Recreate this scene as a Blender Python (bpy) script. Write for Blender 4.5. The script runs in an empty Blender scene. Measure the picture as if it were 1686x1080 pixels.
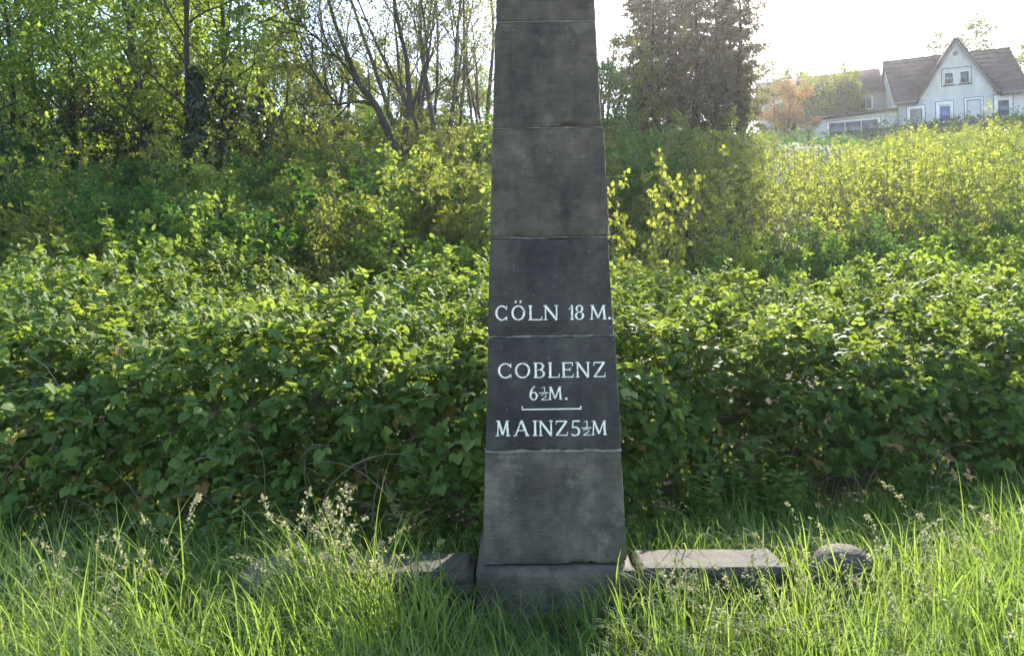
import bpy, math, random
import numpy as np
from mathutils import Matrix, Vector, noise as mnoise

# ------------------------------------------------------------------ camera, sky, sun, exposure
SC = bpy.context.scene
COL = SC.collection
FPX, ROLL, EYE = 1226.0, math.radians(0.85), 1.65
cam_d = bpy.data.cameras.new('camera'); cam = bpy.data.objects.new('camera', cam_d); COL.objects.link(cam)
cam_d.sensor_width = 36.0; cam_d.lens = 36.0 * FPX / 1686.0
cam_d.clip_start = 0.05; cam_d.clip_end = 3000
cam.matrix_world = (Matrix.Translation((0, 0, EYE)) @ Matrix.Rotation(math.radians(90), 4, 'X')
                    @ Matrix.Rotation(-ROLL, 4, 'Z'))
SC.camera = cam

SUN_AZ, SUN_EL = math.radians(19.5), math.radians(31.5)      # azimuth to the right of the view (+Y)
world = bpy.data.worlds.new('World'); SC.world = world; world.use_nodes = True
wn = world.node_tree.nodes; wl = world.node_tree.links
bg = wn['Background']
sky = wn.new('ShaderNodeTexSky'); sky.sky_type = 'NISHITA'; sky.sun_disc = False
sky.sun_elevation = SUN_EL; sky.sun_rotation = SUN_AZ
sky.air_density = 1.0; sky.dust_density = 0.7; sky.ozone_density = 1.0
wl.new(sky.outputs[0], bg.inputs['Color']); bg.inputs['Strength'].default_value = 0.15

sun_d = bpy.data.lights.new('sun', 'SUN'); sun = bpy.data.objects.new('sun', sun_d); COL.objects.link(sun)
sun_d.energy = 3.3; sun_d.angle = math.radians(0.53); sun_d.color = (1.0, 0.93, 0.80)
sdir = Vector((math.sin(SUN_AZ) * math.cos(SUN_EL), math.cos(SUN_AZ) * math.cos(SUN_EL), math.sin(SUN_EL)))
sun.rotation_euler = sdir.to_track_quat('Z', 'Y').to_euler()
sun.location = (20, 60, 40)

vs = SC.view_settings
vs.view_transform = 'Standard'; vs.look = 'None'; vs.gamma = 1.0; vs.use_curve_mapping = False
vs.exposure = 2.0
SC.render.engine = 'CYCLES'
cy = SC.cycles
cy.max_bounces = 8; cy.diffuse_bounces = 4; cy.glossy_bounces = 2; cy.transmission_bounces = 6
cy.transparent_max_bounces = 4; cy.caustics_reflective = False; cy.caustics_refractive = False
cy.use_denoising = True
cy.sample_clamp_indirect = 6.0

# ------------------------------------------------------------------ helpers
rng = np.random.default_rng(7)
RND = random.Random(11)

def at(px, py, Y):
    """a photograph pixel at a chosen depth -> a place in the world"""
    x = (px - 843) / FPX; z = (540 - py) / FPX
    return np.array([(x * math.cos(ROLL) + z * math.sin(ROLL)) * Y, Y,
                     EYE + (-x * math.sin(ROLL) + z * math.cos(ROLL)) * Y])

def tag(o, label=None, cat=None, group=None, kind=None):
    if label: o['label'] = label
    if cat: o['category'] = cat
    if group: o['group'] = group
    if kind: o['kind'] = kind
    return o

def empty(name, loc=(0, 0, 0), rz=0.0):
    o = bpy.data.objects.new(name, None); COL.objects.link(o)
    o.location = loc; o.rotation_euler = (0, 0, rz); o.empty_display_size = 0.2
    return o

def link(name, me, parent=None):
    o = bpy.data.objects.new(name, me); COL.objects.link(o)
    if parent is not None: o.parent = parent
    return o

def copy_tree(o, parent=None):
    c = o.copy(); COL.objects.link(c); c.parent = parent
    for ch in o.children: copy_tree(ch, c)
    return c

class MB:
    """collects triangles / quads and makes one mesh"""
    def __init__(s): s.V = []; s.F = []; s.T = []; s.n = 0; s.M = []
    def add(s, V, F, tone=0.5, mi=0):
        V = np.asarray(V, float).reshape(-1, 3)
        s.V.append(V)
        F = np.asarray(F, int) + s.n
        s.F.append(F); s.M.append(np.full(len(F), mi, np.int32))
        s.T.append(np.full(len(V), tone) if np.isscalar(tone) else np.asarray(tone, float))
        s.n += len(V)
    def box(s, lo, hi, tone=0.5, mi=0):
        x0, y0, z0 = lo; x1, y1, z1 = hi
        V = [(x0,y0,z0),(x1,y0,z0),(x1,y1,z0),(x0,y1,z0),(x0,y0,z1),(x1,y0,z1),(x1,y1,z1),(x0,y1,z1)]
        s.add(V, [(0,3,2,1),(4,5,6,7),(0,1,5,4),(1,2,6,5),(2,3,7,6),(3,0,4,7)], tone, mi)
    def tube(s, P, R, sides=6, tone=0.5, mi=0, cap=True):
        P = np.asarray(P, float); R = np.asarray(R, float); n = len(P)
        D = np.gradient(P, axis=0); D /= np.linalg.norm(D, axis=1, keepdims=True) + 1e-9
        ref = np.where(np.abs(D[:, 2:3]) < 0.9, np.array([[0, 0, 1.0]]), np.array([[1.0, 0, 0]]))
        A = np.cross(D, ref); A /= np.linalg.norm(A, axis=1, keepdims=True) + 1e-9
        for i in range(1, n):                      # keep the frame from flipping
            A[i] = A[i-1] - D[i] * (A[i-1] @ D[i]); A[i] /= np.linalg.norm(A[i]) + 1e-9
        B = np.cross(D, A)
        th = np.linspace(0, 2 * math.pi, sides, endpoint=False)
        V = (P[:, None] + R[:, None, None] * (A[:, None] * np.cos(th)[None, :, None] + B[:, None] * np.sin(th)[None, :, None])).reshape(-1, 3)
        i = np.arange(n - 1)[:, None] * sides; j = np.arange(sides)[None]; k = (j + 1) % sides
        F = np.stack([i + j, i + k, i + sides + k, i + sides + j], -1).reshape(-1, 4)
        s.add(V, F, tone, mi)
        if cap: s.F.append(np.array([[s.n - sides + q for q in range(sides)]])) if False else None
    def mesh(s, name, mats, smooth=False):
        me = bpy.data.meshes.new(name)
        V = np.concatenate(s.V); T = np.concatenate(s.T)
        me.vertices.add(len(V)); me.vertices.foreach_set('co', V.astype(np.float32).ravel())
        tot = np.concatenate([np.full(len(f), f.shape[1]) for f in s.F])
        idx = np.concatenate([f.ravel() for f in s.F])
        me.loops.add(len(idx)); me.loops.foreach_set('vertex_index', idx.astype(np.int32))
        me.polygons.add(len(tot))
        me.polygons.foreach_set('loop_start', np.concatenate([[0], np.cumsum(tot)[:-1]]).astype(np.int32))
        me.polygons.foreach_set('material_index', np.concatenate(s.M))
        if smooth: me.polygons.foreach_set('use_smooth', np.ones(len(tot), bool))
        a = me.attributes.new('tone', 'FLOAT', 'POINT'); a.data.foreach_set('value', T.astype(np.float32))
        for m in (mats if isinstance(mats, (list, tuple)) else [mats]): me.materials.append(m)
        me.update(calc_edges=True)
        if smooth == 'edges': me.set_sharp_from_angle(angle=math.radians(38))
        return me
    def build(s, name, mats, parent=None, smooth=False):
        return link(name, s.mesh(name, mats, smooth), parent)

def unit(v): return v / (np.linalg.norm(v, axis=-1, keepdims=True) + 1e-9)

# leaf outlines: across, along, lift; triangles
def fan_leaf(outline, mid, lift):
    V = [(0.0, mid, 0.0)] + [(x, y, lift * (x * x) * 4 - 0.20 * y * y) for x, y in outline]
    n = len(outline)
    return np.array(V), np.array([(0, 1 + i, 1 + (i + 1) % n) for i in range(n)])
def rib_leaf(edge, rib, fold, droop):
    V = [(0, y, -droop * y * y) for y in rib]; n = len(rib); m = len(edge); F = []
    for sg in (1, -1):
        b = len(V); V += [(sg * x, y, -droop * y * y + fold * (x - 1.3 * x * x)) for x, y in edge]
        for i in range(m):
            F.append((i, b + i, i + 1) if sg > 0 else (i, i + 1, b + i))
            if i < m - 1: F.append((i + 1, b + i, b + i + 1) if sg > 0 else (i + 1, b + i + 1, b + i))
    return np.array(V), np.array(F)
OVATE = rib_leaf([(.33, .13), (.45, .40), (.31, .72)], [0, .28, .62, 1.0], .55, .26)
DIAMOND = (np.array([(0, 0, 0), (.36, .45, .10), (0, 1, -.10), (-.36, .45, .10)]), np.array([(0, 1, 2), (0, 2, 3)]))
MAPLE = fan_leaf([(0, .02), (.22, .0), (.20, .16), (.52, .34), (.27, .50), (.34, .80), (.12, .70), (0, 1.0),
                  (-.12, .70), (-.34, .80), (-.27, .50), (-.52, .34), (-.20, .16), (-.22, 0)], .36, .14)
SPRAY = (np.array([(0, 0, 0), (.09, .3, .02), (0, 1, -.12), (-.09, .3, .02)]), np.array([(0, 1, 2), (0, 2, 3)]))

def leaves(mb, pos, d, nrm, size, shape, tone, wide=1.0, mi=0):
    """many leaves at once: base position, growing direction, face normal, length"""
    N = len(pos)
    if N == 0: return
    d = unit(d); side = unit(np.cross(d, nrm)); nrm = np.cross(side, d)
    V, F = shape
    size = np.broadcast_to(np.asarray(size, float), (N,))[:, None, None]
    P = pos[:, None] + size * (V[None, :, 0:1] * side[:, None] * wide + V[None, :, 1:2] * d[:, None] + V[None, :, 2:3] * nrm[:, None])
    Fi = (F[None] + (np.arange(N) * len(V))[:, None, None]).reshape(-1, F.shape[1])
    tone = np.broadcast_to(np.asarray(tone, float), (N,))
    mb.add(P.reshape(-1, 3), Fi, np.repeat(tone, len(V)), mi)

def wob(x, y, k=1.0, ph=0.0):
    """cheap smooth 2-D noise, about -1..1"""
    return (np.sin(1.31 * k * x + 0.7 + ph) * np.cos(1.13 * k * y - 1.9 * ph) + 0.6 * np.sin(2.37 * k * x - 1.71 * k * y + 2.1 + ph)
            + 0.45 * np.cos(4.1 * k * x + 3.3 * k * y + 0.4 - ph) + 0.3 * np.sin(7.3 * k * x + 1.0) * np.cos(6.1 * k * y + ph)) / 1.9

def height(X, Y):
    """lie of the land: a flat verge, a low bank under the brambles, then the hillside"""
    X = np.asarray(X, float); Y = np.asarray(Y, float)
    t = np.clip((Y - 7.4) / 2.4, 0, 1); bank = 0.8 * t * t * (3 - 2 * t)
    sp = lambda v, k: np.maximum(v, 0) + np.log1p(np.exp(-np.abs(v) / k)) * k
    hill = 0.385 * (sp(Y - 12.2, 0.8) - sp(Y - 52.0, 1.5) * 0.88 - sp(Y - 75, 4) * 0.12)
    amp = np.clip((Y - 10) / 14, 0, 1)
    dip = 1.7 * np.exp(-((X - 20.5) / 6.5) ** 2) * np.clip((Y - 36) / 10, 0, 1) * np.clip((64 - Y) / 8, 0, 1)
    return bank + hill + amp * 0.28 * wob(X, Y, 0.22) - dip

# ------------------------------------------------------------------ materials
def new_mat(name):
    m = bpy.data.materials.new(name); m.use_nodes = True
    nt = m.node_tree; nt.nodes.clear()
    out = nt.nodes.new('ShaderNodeOutputMaterial')
    return m, nt, out

def ramp(nt, stops):
    r = nt.nodes.new('ShaderNodeValToRGB'); e = r.color_ramp.elements
    while len(e) < len(stops): e.new(0.5)
    for i, (p, c) in enumerate(stops): e[i].position = p; e[i].color = (*c, 1)
    return r

def leaf_mat(name, dark, mid, light, glow, trans=0.45, rough=0.65, spec=0.10, old=None):
    """a leaf: reflects its own green and lets yellower light through"""
    m, nt, out = new_mat(name)
    at_ = nt.nodes.new('ShaderNodeAttribute'); at_.attribute_name = 'tone'
    oi = nt.nodes.new('ShaderNodeObjectInfo')
    mx = nt.nodes.new('ShaderNodeMath'); mx.operation = 'MULTIPLY_ADD'
    mx.inputs[1].default_value = 0.44
    sub = nt.nodes.new('ShaderNodeMath'); sub.operation = 'SUBTRACT'; sub.inputs[1].default_value = 0.22
    nt.links.new(oi.outputs['Random'], mx.inputs[0]); nt.links.new(at_.outputs['Fac'], sub.inputs[0])
    nt.links.new(sub.outputs[0], mx.inputs[2])
    r = ramp(nt, [(0.0, dark), (0.5, mid), (0.92, light)] + ([(1.0, old)] if old else [])); nt.links.new(mx.outputs[0], r.inputs[0])
    p = nt.nodes.new('ShaderNodeBsdfPrincipled'); nt.links.new(r.outputs[0], p.inputs['Base Color'])
    p.inputs['Roughness'].default_value = rough; p.inputs['Specular IOR Level'].default_value = spec
    t = nt.nodes.new('ShaderNodeBsdfTranslucent')
    r2 = ramp(nt, [(0.0, tuple(g * 0.65 for g in glow)), (0.5, glow), (0.95, tuple(min(1, g * 1.25) for g in glow))])
    nt.links.new(mx.outputs[0], r2.inputs[0]); nt.links.new(r2.outputs[0], t.inputs['Color'])
    mix = nt.nodes.new('ShaderNodeMixShader'); mix.inputs[0].default_value = trans
    nt.links.new(p.outputs[0], mix.inputs[1]); nt.links.new(t.outputs[0], mix.inputs[2])
    nt.links.new(mix.outputs[0], out.inputs['Surface'])
    return m

def rough_mat(name, cols, scale=6.0, rough=0.85, bump=0.3, stretch=(1, 1, 1), detail=6.0, spec=0.3, bscale=None):
    """mottled opaque surface, colours picked by noise in the object's own space"""
    m, nt, out = new_mat(name)
    tc = nt.nodes.new('ShaderNodeTexCoord'); mp = nt.nodes.new('ShaderNodeMapping')
    mp.inputs['Scale'].default_value = stretch
    nt.links.new(tc.outputs['Object'], mp.inputs[0])
    n = nt.nodes.new('ShaderNodeTexNoise'); n.inputs['Scale'].default_value = scale; n.inputs['Detail'].default_value = detail
    n.inputs['Roughness'].default_value = 0.62
    nt.links.new(mp.outputs[0], n.inputs['Vector'])
    k = len(cols); r = ramp(nt, [(0.3 + 0.4 * i / max(1, k - 1), c) for i, c in enumerate(cols)])
    nt.links.new(n.outputs[0], r.inputs[0])
    p = nt.nodes.new('ShaderNodeBsdfPrincipled'); nt.links.new(r.outputs[0], p.inputs['Base Color'])
    p.inputs['Roughness'].default_value = rough; p.inputs['Specular IOR Level'].default_value = spec
    if bump:
        n2 = nt.nodes.new('ShaderNodeTexNoise'); n2.inputs['Scale'].default_value = bscale or scale * 5; n2.inputs['Detail'].default_value = 8
        nt.links.new(mp.outputs[0], n2.inputs['Vector'])
        b = nt.nodes.new('ShaderNodeBump'); b.inputs['Strength'].default_value = bump; b.inputs['Distance'].default_value = 0.02
        nt.links.new(n2.outputs[0], b.inputs['Height']); nt.links.new(b.outputs[0], p.inputs['Normal'])
    nt.links.new(p.outputs[0], out.inputs['Surface'])
    return m

def stone_mat(name, dark, light, lichen, lichen_amt=0.6):
    """dark dressed lava stone: tooling lines, weather blotches, pale scabs and pits"""
    m, nt, out = new_mat(name)
    N = nt.nodes.new; L = nt.links.new
    tc = N('ShaderNodeTexCoord'); geo = N('ShaderNodeNewGeometry'); oi = N('ShaderNodeObjectInfo')
    off = N('ShaderNodeVectorMath'); off.operation = 'MULTIPLY_ADD'
    off.inputs[1].default_value = (1, 1, 1)
    rnd = N('ShaderNodeMath'); rnd.operation = 'MULTIPLY'; rnd.inputs[1].default_value = 37.0
    L(oi.outputs['Random'], rnd.inputs[0]); L(tc.outputs['Object'], off.inputs[0]); L(rnd.outputs[0], off.inputs[2])
    def noise(scale, detail, vec=None, rough=0.6):
        n = N('ShaderNodeTexNoise'); n.inputs['Scale'].default_value = scale; n.inputs['Detail'].default_value = detail
        n.inputs['Roughness'].default_value = rough
        L(vec or off.outputs[0], n.inputs['Vector']); return n
    n1 = noise(2.6, 5); n2 = noise(11, 8, rough=0.7); n3 = noise(60, 4)
    mp = N('ShaderNodeMapping'); mp.inputs['Scale'].default_value = (5, 5, 95); L(off.outputs[0], mp.inputs[0])
    n4 = noise(1.0, 4, mp.outputs[0])                       # near-horizontal tooling strokes
    mpv = N('ShaderNodeMapping'); mpv.inputs['Scale'].default_value = (9, 9, 0.9); L(off.outputs[0], mpv.inputs[0])
    n5 = noise(1.0, 5, mpv.outputs[0])                      # vertical rain streaks
    base = ramp(nt, [(0.32, dark), (0.68, light)]); L(n1.outputs[0], base.inputs[0])
    def mixc(fac, a, b, mode='MIX'):
        x = N('ShaderNodeMix'); x.data_type = 'RGBA'; x.blend_type = mode
        if isinstance(fac, float): x.inputs[0].default_value = fac
        else: L(fac, x.inputs[0])
        for s, v in ((6, a), (7, b)):
            if isinstance(v, tuple): x.inputs[s].default_value = (*v, 1)
            else: L(v, x.inputs[s])
        return x.outputs[2]
    f2 = ramp(nt, [(0.33, (0.42,) * 3), (0.7, (1.45,) * 3)]); L(n2.outputs[0], f2.inputs[0])
    c = mixc(0.7, base.outputs[0], f2.outputs[0], 'MULTIPLY')
    f4 = ramp(nt, [(0.36, (0.86,) * 3), (0.64, (1.14,) * 3)]); L(n4.outputs[0], f4.inputs[0])
    c = mixc(0.75, c, f4.outputs[0], 'MULTIPLY')
    f5 = ramp(nt, [(0.36, (0.72, 0.72, 0.75)), (0.66, (1.3, 1.26, 1.18))]); L(n5.outputs[0], f5.inputs[0])
    c = mixc(0.55, c, f5.outputs[0], 'MULTIPLY')
    l1 = noise(4.2, 9, rough=0.72); lf = ramp(nt, [(0.56, (0, 0, 0)), (0.72, (lichen_amt,) * 3)]); L(l1.outputs[0], lf.inputs[0])
    c = mixc(lf.outputs[0], c, lichen)
    v = N('ShaderNodeTexVoronoi'); v.inputs['Scale'].default_value = 17; L(off.outputs[0], v.inputs['Vector'])
    vf = ramp(nt, [(0.035, (0.75,) * 3), (0.075, (0, 0, 0))]); L(v.outputs['Distance'], vf.inputs[0])
    c = mixc(vf.outputs[0], c, (0.30, 0.30, 0.28))          # small chips showing paler stone
    p = N('ShaderNodeBsdfPrincipled'); L(c, p.inputs['Base Color'])
    p.inputs['Roughness'].default_value = 0.78; p.inputs['Specular IOR Level'].default_value = 0.35
    add = N('ShaderNodeMath'); add.operation = 'ADD'; L(n3.outputs[0], add.inputs[0]); L(n4.outputs[0], add.inputs[1])
    add2 = N('ShaderNodeMath'); add2.operation = 'ADD'; L(add.outputs[0], add2.inputs[0]); L(n2.outputs[0], add2.inputs[1])
    b = N('ShaderNodeBump'); b.inputs['Strength'].default_value = 0.8; b.inputs['Distance'].default_value = 0.008
    L(add2.outputs[0], b.inputs['Height']); L(b.outputs[0], p.inputs['Normal'])
    L(p.outputs[0], out.inputs['Surface'])
    return m

M = {}
M['stone'] = stone_mat('dark_lava_stone', (0.048, 0.039, 0.028), (0.120, 0.096, 0.067), (0.21, 0.18, 0.118), 0.8)
M['stone_warm'] = stone_mat('brown_grey_stone', (0.030, 0.024, 0.017), (0.078, 0.063, 0.043), (0.15, 0.135, 0.085), 0.7)
M['stone_dark'] = stone_mat('dark_panel_stone', (0.029, 0.0255, 0.0225), (0.068, 0.059, 0.050), (0.12, 0.11, 0.085), 0.4)
M['stone_pale'] = stone_mat('pale_worn_stone', (0.050, 0.042, 0.033), (0.132, 0.110, 0.084), (0.24, 0.215, 0.155), 0.8)
M['stone_plinth'] = stone_mat('plinth_stone', (0.070, 0.057, 0.041), (0.165, 0.137, 0.10), (0.26, 0.23, 0.155), 0.6)
M['mortar'] = rough_mat('lime_mortar', [(0.13, 0.12, 0.10), (0.27, 0.25, 0.21)], 30, 0.95, 0.5)
M['paint'] = rough_mat('white_letter_paint', [(0.24, 0.22, 0.19), (0.70, 0.66, 0.56), (0.86, 0.81, 0.70), (0.88, 0.83, 0.72)], 55, 0.75, 0.2)
M['soil'] = rough_mat('soil_and_leaf_litter', [(0.030, 0.026, 0.016), (0.055, 0.048, 0.026), (0.05, 0.07, 0.022)], 3.0, 0.95, 0.6)
M['bark'] = rough_mat('grey_brown_bark', [(0.045, 0.036, 0.028), (0.11, 0.095, 0.075)], 4.0, 0.9, 0.6, (3, 3, 0.6))
M['bark_dark'] = rough_mat('dark_damp_bark', [(0.022, 0.018, 0.015), (0.06, 0.048, 0.038)], 4.0, 0.9, 0.6, (3, 3, 0.6))
M['bark_pale'] = rough_mat('pale_bark', [(0.16, 0.145, 0.12), (0.38, 0.36, 0.31)], 4.0, 0.9, 0.4, (3, 3, 0.8))
M['twig'] = rough_mat('dry_cane', [(0.10, 0.075, 0.05), (0.24, 0.19, 0.13)], 8.0, 0.8, 0.2)
M['bramble'] = leaf_mat('bramble_leaf', (0.046, 0.086, 0.022), (0.102, 0.166, 0.043), (0.18, 0.22, 0.07), (0.40, 0.50, 0.065), 0.40, 0.6, 0.14, old=(0.22, 0.13, 0.05))
M['grass'] = leaf_mat('grass_blade', (0.045, 0.090, 0.022), (0.082, 0.145, 0.034), (0.22, 0.24, 0.10), (0.34, 0.48, 0.065), 0.42, 0.6, 0.15)
M['straw'] = leaf_mat('seed_head', (0.15, 0.15, 0.07), (0.28, 0.27, 0.15), (0.42, 0.39, 0.25), (0.45, 0.43, 0.22), 0.45, 0.6, 0.15)
M['spring'] = leaf_mat('spring_leaf', (0.045, 0.085, 0.020), (0.085, 0.142, 0.032), (0.135, 0.185, 0.05), (0.40, 0.52, 0.06), 0.5)
M['maple'] = leaf_mat('young_maple_leaf', (0.065, 0.092, 0.018), (0.120, 0.142, 0.028), (0.18, 0.18, 0.045), (0.50, 0.54, 0.07), 0.5)
M['olive'] = leaf_mat('olive_leaf', (0.045, 0.060, 0.018), (0.080, 0.095, 0.025), (0.13, 0.14, 0.04), (0.30, 0.33, 0.05), 0.45)
M['shade'] = leaf_mat('deep_green_leaf', (0.018, 0.048, 0.014), (0.036, 0.085, 0.022), (0.065, 0.125, 0.032), (0.13, 0.27, 0.03), 0.38)
M['ivy'] = leaf_mat('ivy_leaf', (0.010, 0.022, 0.010), (0.018, 0.042, 0.016), (0.032, 0.065, 0.022), (0.04, 0.10, 0.02), 0.2, 0.3, 0.5)
M['needle'] = leaf_mat('conifer_spray', (0.042, 0.042, 0.024), (0.075, 0.070, 0.040), (0.12, 0.10, 0.06), (0.28, 0.24, 0.10), 0.38)
M['red'] = leaf_mat('copper_leaf', (0.085, 0.040, 0.032), (0.15, 0.070, 0.052), (0.20, 0.11, 0.07), (0.40, 0.20, 0.13), 0.45)
M['orange'] = leaf_mat('bronze_leaf', (0.12, 0.06, 0.025), (0.19, 0.10, 0.04), (0.24, 0.16, 0.06), (0.50, 0.28, 0.10), 0.45)
M['blossom'] = leaf_mat('white_blossom', (0.5, 0.48, 0.46), (0.7, 0.68, 0.66), (0.8, 0.78, 0.78), (0.7, 0.68, 0.66), 0.4)
M['render'] = rough_mat('white_house_render', [(0.40, 0.385, 0.345), (0.58, 0.555, 0.50)], 1.2, 0.9, 0.15, (1, 1, 0.35))
M['trim'] = rough_mat('white_window_surround', [(0.70, 0.68, 0.63), (0.78, 0.76, 0.71)], 3, 0.8, 0.0)
M['line'] = rough_mat('dark_grey_trim_paint', [(0.09, 0.09, 0.10), (0.14, 0.14, 0.15)], 5, 0.7, 0.0)
M['roof'] = rough_mat('dark_roof_tile', [(0.055, 0.043, 0.041), (0.11, 0.086, 0.080)], 1.6, 0.95, 0.3, spec=0.08)
M['shutter'] = rough_mat('grey_roller_shutter', [(0.20, 0.19, 0.20), (0.26, 0.25, 0.26)], 1.5, 0.6, 0.0)
M['shutter_white'] = rough_mat('white_roller_shutter', [(0.55, 0.55, 0.52), (0.64, 0.64, 0.61)], 1.5, 0.6, 0.0)
M['metal'] = rough_mat('weathered_grey_metal', [(0.16, 0.16, 0.17), (0.26, 0.26, 0.27)], 3, 0.5, 0.0)
def glass_mat(name, col):
    m, nt, out = new_mat(name)
    p = nt.nodes.new('ShaderNodeBsdfPrincipled'); p.inputs['Base Color'].default_value = (*col, 1)
    p.inputs['Roughness'].default_value = 0.06; p.inputs['Specular IOR Level'].default_value = 0.8
    nt.links.new(p.outputs[0], out.inputs['Surface']); return m
M['glass'] = glass_mat('window_glass', (0.05, 0.07, 0.10))
M['glass_blue'] = glass_mat('blue_window_glass', (0.06, 0.11, 0.24))

# ------------------------------------------------------------------ ground
def make_ground():
    xs = np.concatenate([[-900, -500, -260, -150, -100], np.arange(-70, 70.1, 1.0), [100, 150, 260, 500, 900]])
    ys = np.concatenate([[-900, -400, -150, -60, -25, -12], np.arange(-6, 14, 0.5), np.arange(14, 90, 1.0), [95, 105, 120, 150, 220, 380, 700, 1200]])
    X, Y = np.meshgrid(xs, ys); Z = height(X, Y)
    mb = MB(); nx = len(xs)
    i = np.arange(len(ys) - 1)[:, None] * nx; j = np.arange(nx - 1)[None]
    F = np.stack([i + j, i + j + 1, i + nx + j + 1, i + nx + j], -1).reshape(-1, 4)
    mb.add(np.stack([X, Y, Z], -1).reshape(-1, 3), F)
    o = mb.build('ground', M['soil'], smooth=True); o['kind'] = 'structure'
make_ground()

# unseen roadside strips under and behind the camera, added to bounce sunlight forward
M['asphalt'] = rough_mat('worn_asphalt', [(0.09, 0.088, 0.085), (0.16, 0.155, 0.15)], 30, 0.9, 0.3)
M['paving'] = rough_mat('pale_bounce_paving', [(0.28, 0.265, 0.24), (0.40, 0.38, 0.345)], 6, 0.9, 0.2)
def strip(name, y0, y1, z, mat):
    mb = MB(); mb.box((-400, y0, z - .3), (400, y1, z)); mb.build(name, M[mat])['kind'] = 'structure'
strip('bounce_pavement', -3.2, 1.15, 0.13, 'paving'); strip('bounce_road', -11.5, -3.204, 0.012, 'asphalt')

# ------------------------------------------------------------------ milestone
def fbm(p, s, seed=0.0):
    return mnoise.fractal(Vector((p[0] * s + seed, p[1] * s - seed * 1.7, p[2] * s + seed * 0.6)), 0.6, 2.1, 5)

def stone_block(w0, d0, w1, d1, h, bevel=0.012, rough=0.004, seed=0.0, top_round=0.0):
    """a dressed block, base w0 x d0, top w1 x d1, edges softened and chipped; base centre at the origin"""
    nx, ny, nz = (max(3, int(round(v / 0.035))) for v in (w0, d0, h))
    verts = {}; V = []; F = []
    def vid(i, j, k):
        key = (i, j, k)
        if key not in verts:
            u, v, w = i / nx * 2 - 1, j / ny * 2 - 1, k / nz
            hw = (w0 + (w1 - w0) * w) / 2; hd = (d0 + (d1 - d0) * w) / 2
            verts[key] = len(V); V.append((u * hw, v * hd, w * h, u, v, w))
        return verts[key]
    for a in range(nx):
        for b in range(ny):
            F.append((vid(a,b,0), vid(a,b+1,0), vid(a+1,b+1,0), vid(a+1,b,0))); F.append((vid(a,b,nz), vid(a+1,b,nz), vid(a+1,b+1,nz), vid(a,b+1,nz)))
    for a in range(nx):
        for c in range(nz):
            F.append((vid(a,0,c), vid(a+1,0,c), vid(a+1,0,c+1), vid(a,0,c+1))); F.append((vid(a,ny,c), vid(a,ny,c+1), vid(a+1,ny,c+1), vid(a+1,ny,c)))
    for b in range(ny):
        for c in range(nz):
            F.append((vid(0,b,c), vid(0,b,c+1), vid(0,b+1,c+1), vid(0,b+1,c))); F.append((vid(nx,b,c), vid(nx,b+1,c), vid(nx,b+1,c+1), vid(nx,b,c+1)))
    out = []
    for x, y, z, u, v, w in V:
        ex = abs(abs(u) - 1) < 1e-6; ey = abs(abs(v) - 1) < 1e-6; ez = w < 1e-6 or w > 1 - 1e-6
        k = ex + ey + ez
        p = Vector((x, y, z))
        n = fbm((x, y, z), 4.0, seed)
        if k >= 2:                                            # edges: pull in, unevenly, now and then a chip
            c = bevel * (0.55 + 0.7 * abs(fbm((x, y, z), 9.0, seed + 5))) + max(0.0, fbm((x, y, z), 6.0, seed + 9) - 0.5) * 0.04
            if ex: p.x -= math.copysign(c, u)
            if ey: p.y -= math.copysign(c, v)
            if ez: p.z += c if w < 0.5 else -c
        r = rough * n
        if ex and k == 1: p.x += math.copysign(r, u)
        if ey and k == 1: p.y += math.copysign(r, v)
        if ez and k == 1: p.z += r * 0.6
        out.append(p)
    mb = MB(); mb.add([tuple(p) for p in out], F)
    return mb

OBX, OBY, OBZ, TAPER = 0.229, 4.30, 0.280, 0.0381            # axis x, front face at its foot, foot height, lean per metre per side
W0 = 0.842
def half(z): return W0 / 2 - TAPER * (z - OBZ)
OBC = OBY + W0 / 2                                            # axis y
stone = empty('milestone', (OBX, OBC, 0.0))
tag(stone, 'tall tapering dark stone milestone obelisk with white painted distances', 'milestone')
joints = [0.280, 0.932, 1.599, 2.178, 2.828, 3.468, 4.05, 4.55]
for i in range(len(joints) - 1):
    z0, z1 = joints[i], joints[i + 1]
    gap = 0.006
    dw = [0.0, 0.002, -0.002, 0.001, 0.0, -0.002, 0.0][i]
    a, b = half(z0) * 2 + dw, half(z1) * 2 + dw
    if i == 3: a += 0.006; b += 0.010                         # a course whose head stands a little proud
    o = stone_block(a, a, b, b, z1 - z0 - gap, 0.006, 0.0025, seed=3.1 * i + 1).build('stone_block', M[('stone_pale', 'stone_dark', 'stone_dark', 'stone', 'stone', 'stone', 'stone')[i]], stone, smooth='edges')
    o.location = ((0, 0.003, -0.002, 0.002, -0.003, 0.0, 0.0)[i], 0, z0 + gap / 2)
mb = MB(); t = half(4.55)                                     # pyramid cap above the frame
mb.add([(-t, -t, 4.553), (t, -t, 4.553), (t, t, 4.553), (-t, t, 4.553), (0, 0, 4.86)], [(0, 1, 4), (1, 2, 4), (2, 3, 4), (3, 0, 4)])
mb.build('cap', M['stone'], stone)
pl = stone_block(0.925, 0.98, 0.915, 0.97, 0.40, 0.012, 0.004, 40).build('plinth', M['stone_plinth'], stone, smooth='edges')
pl.location = (0.0, -0.02, -0.125)
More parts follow.
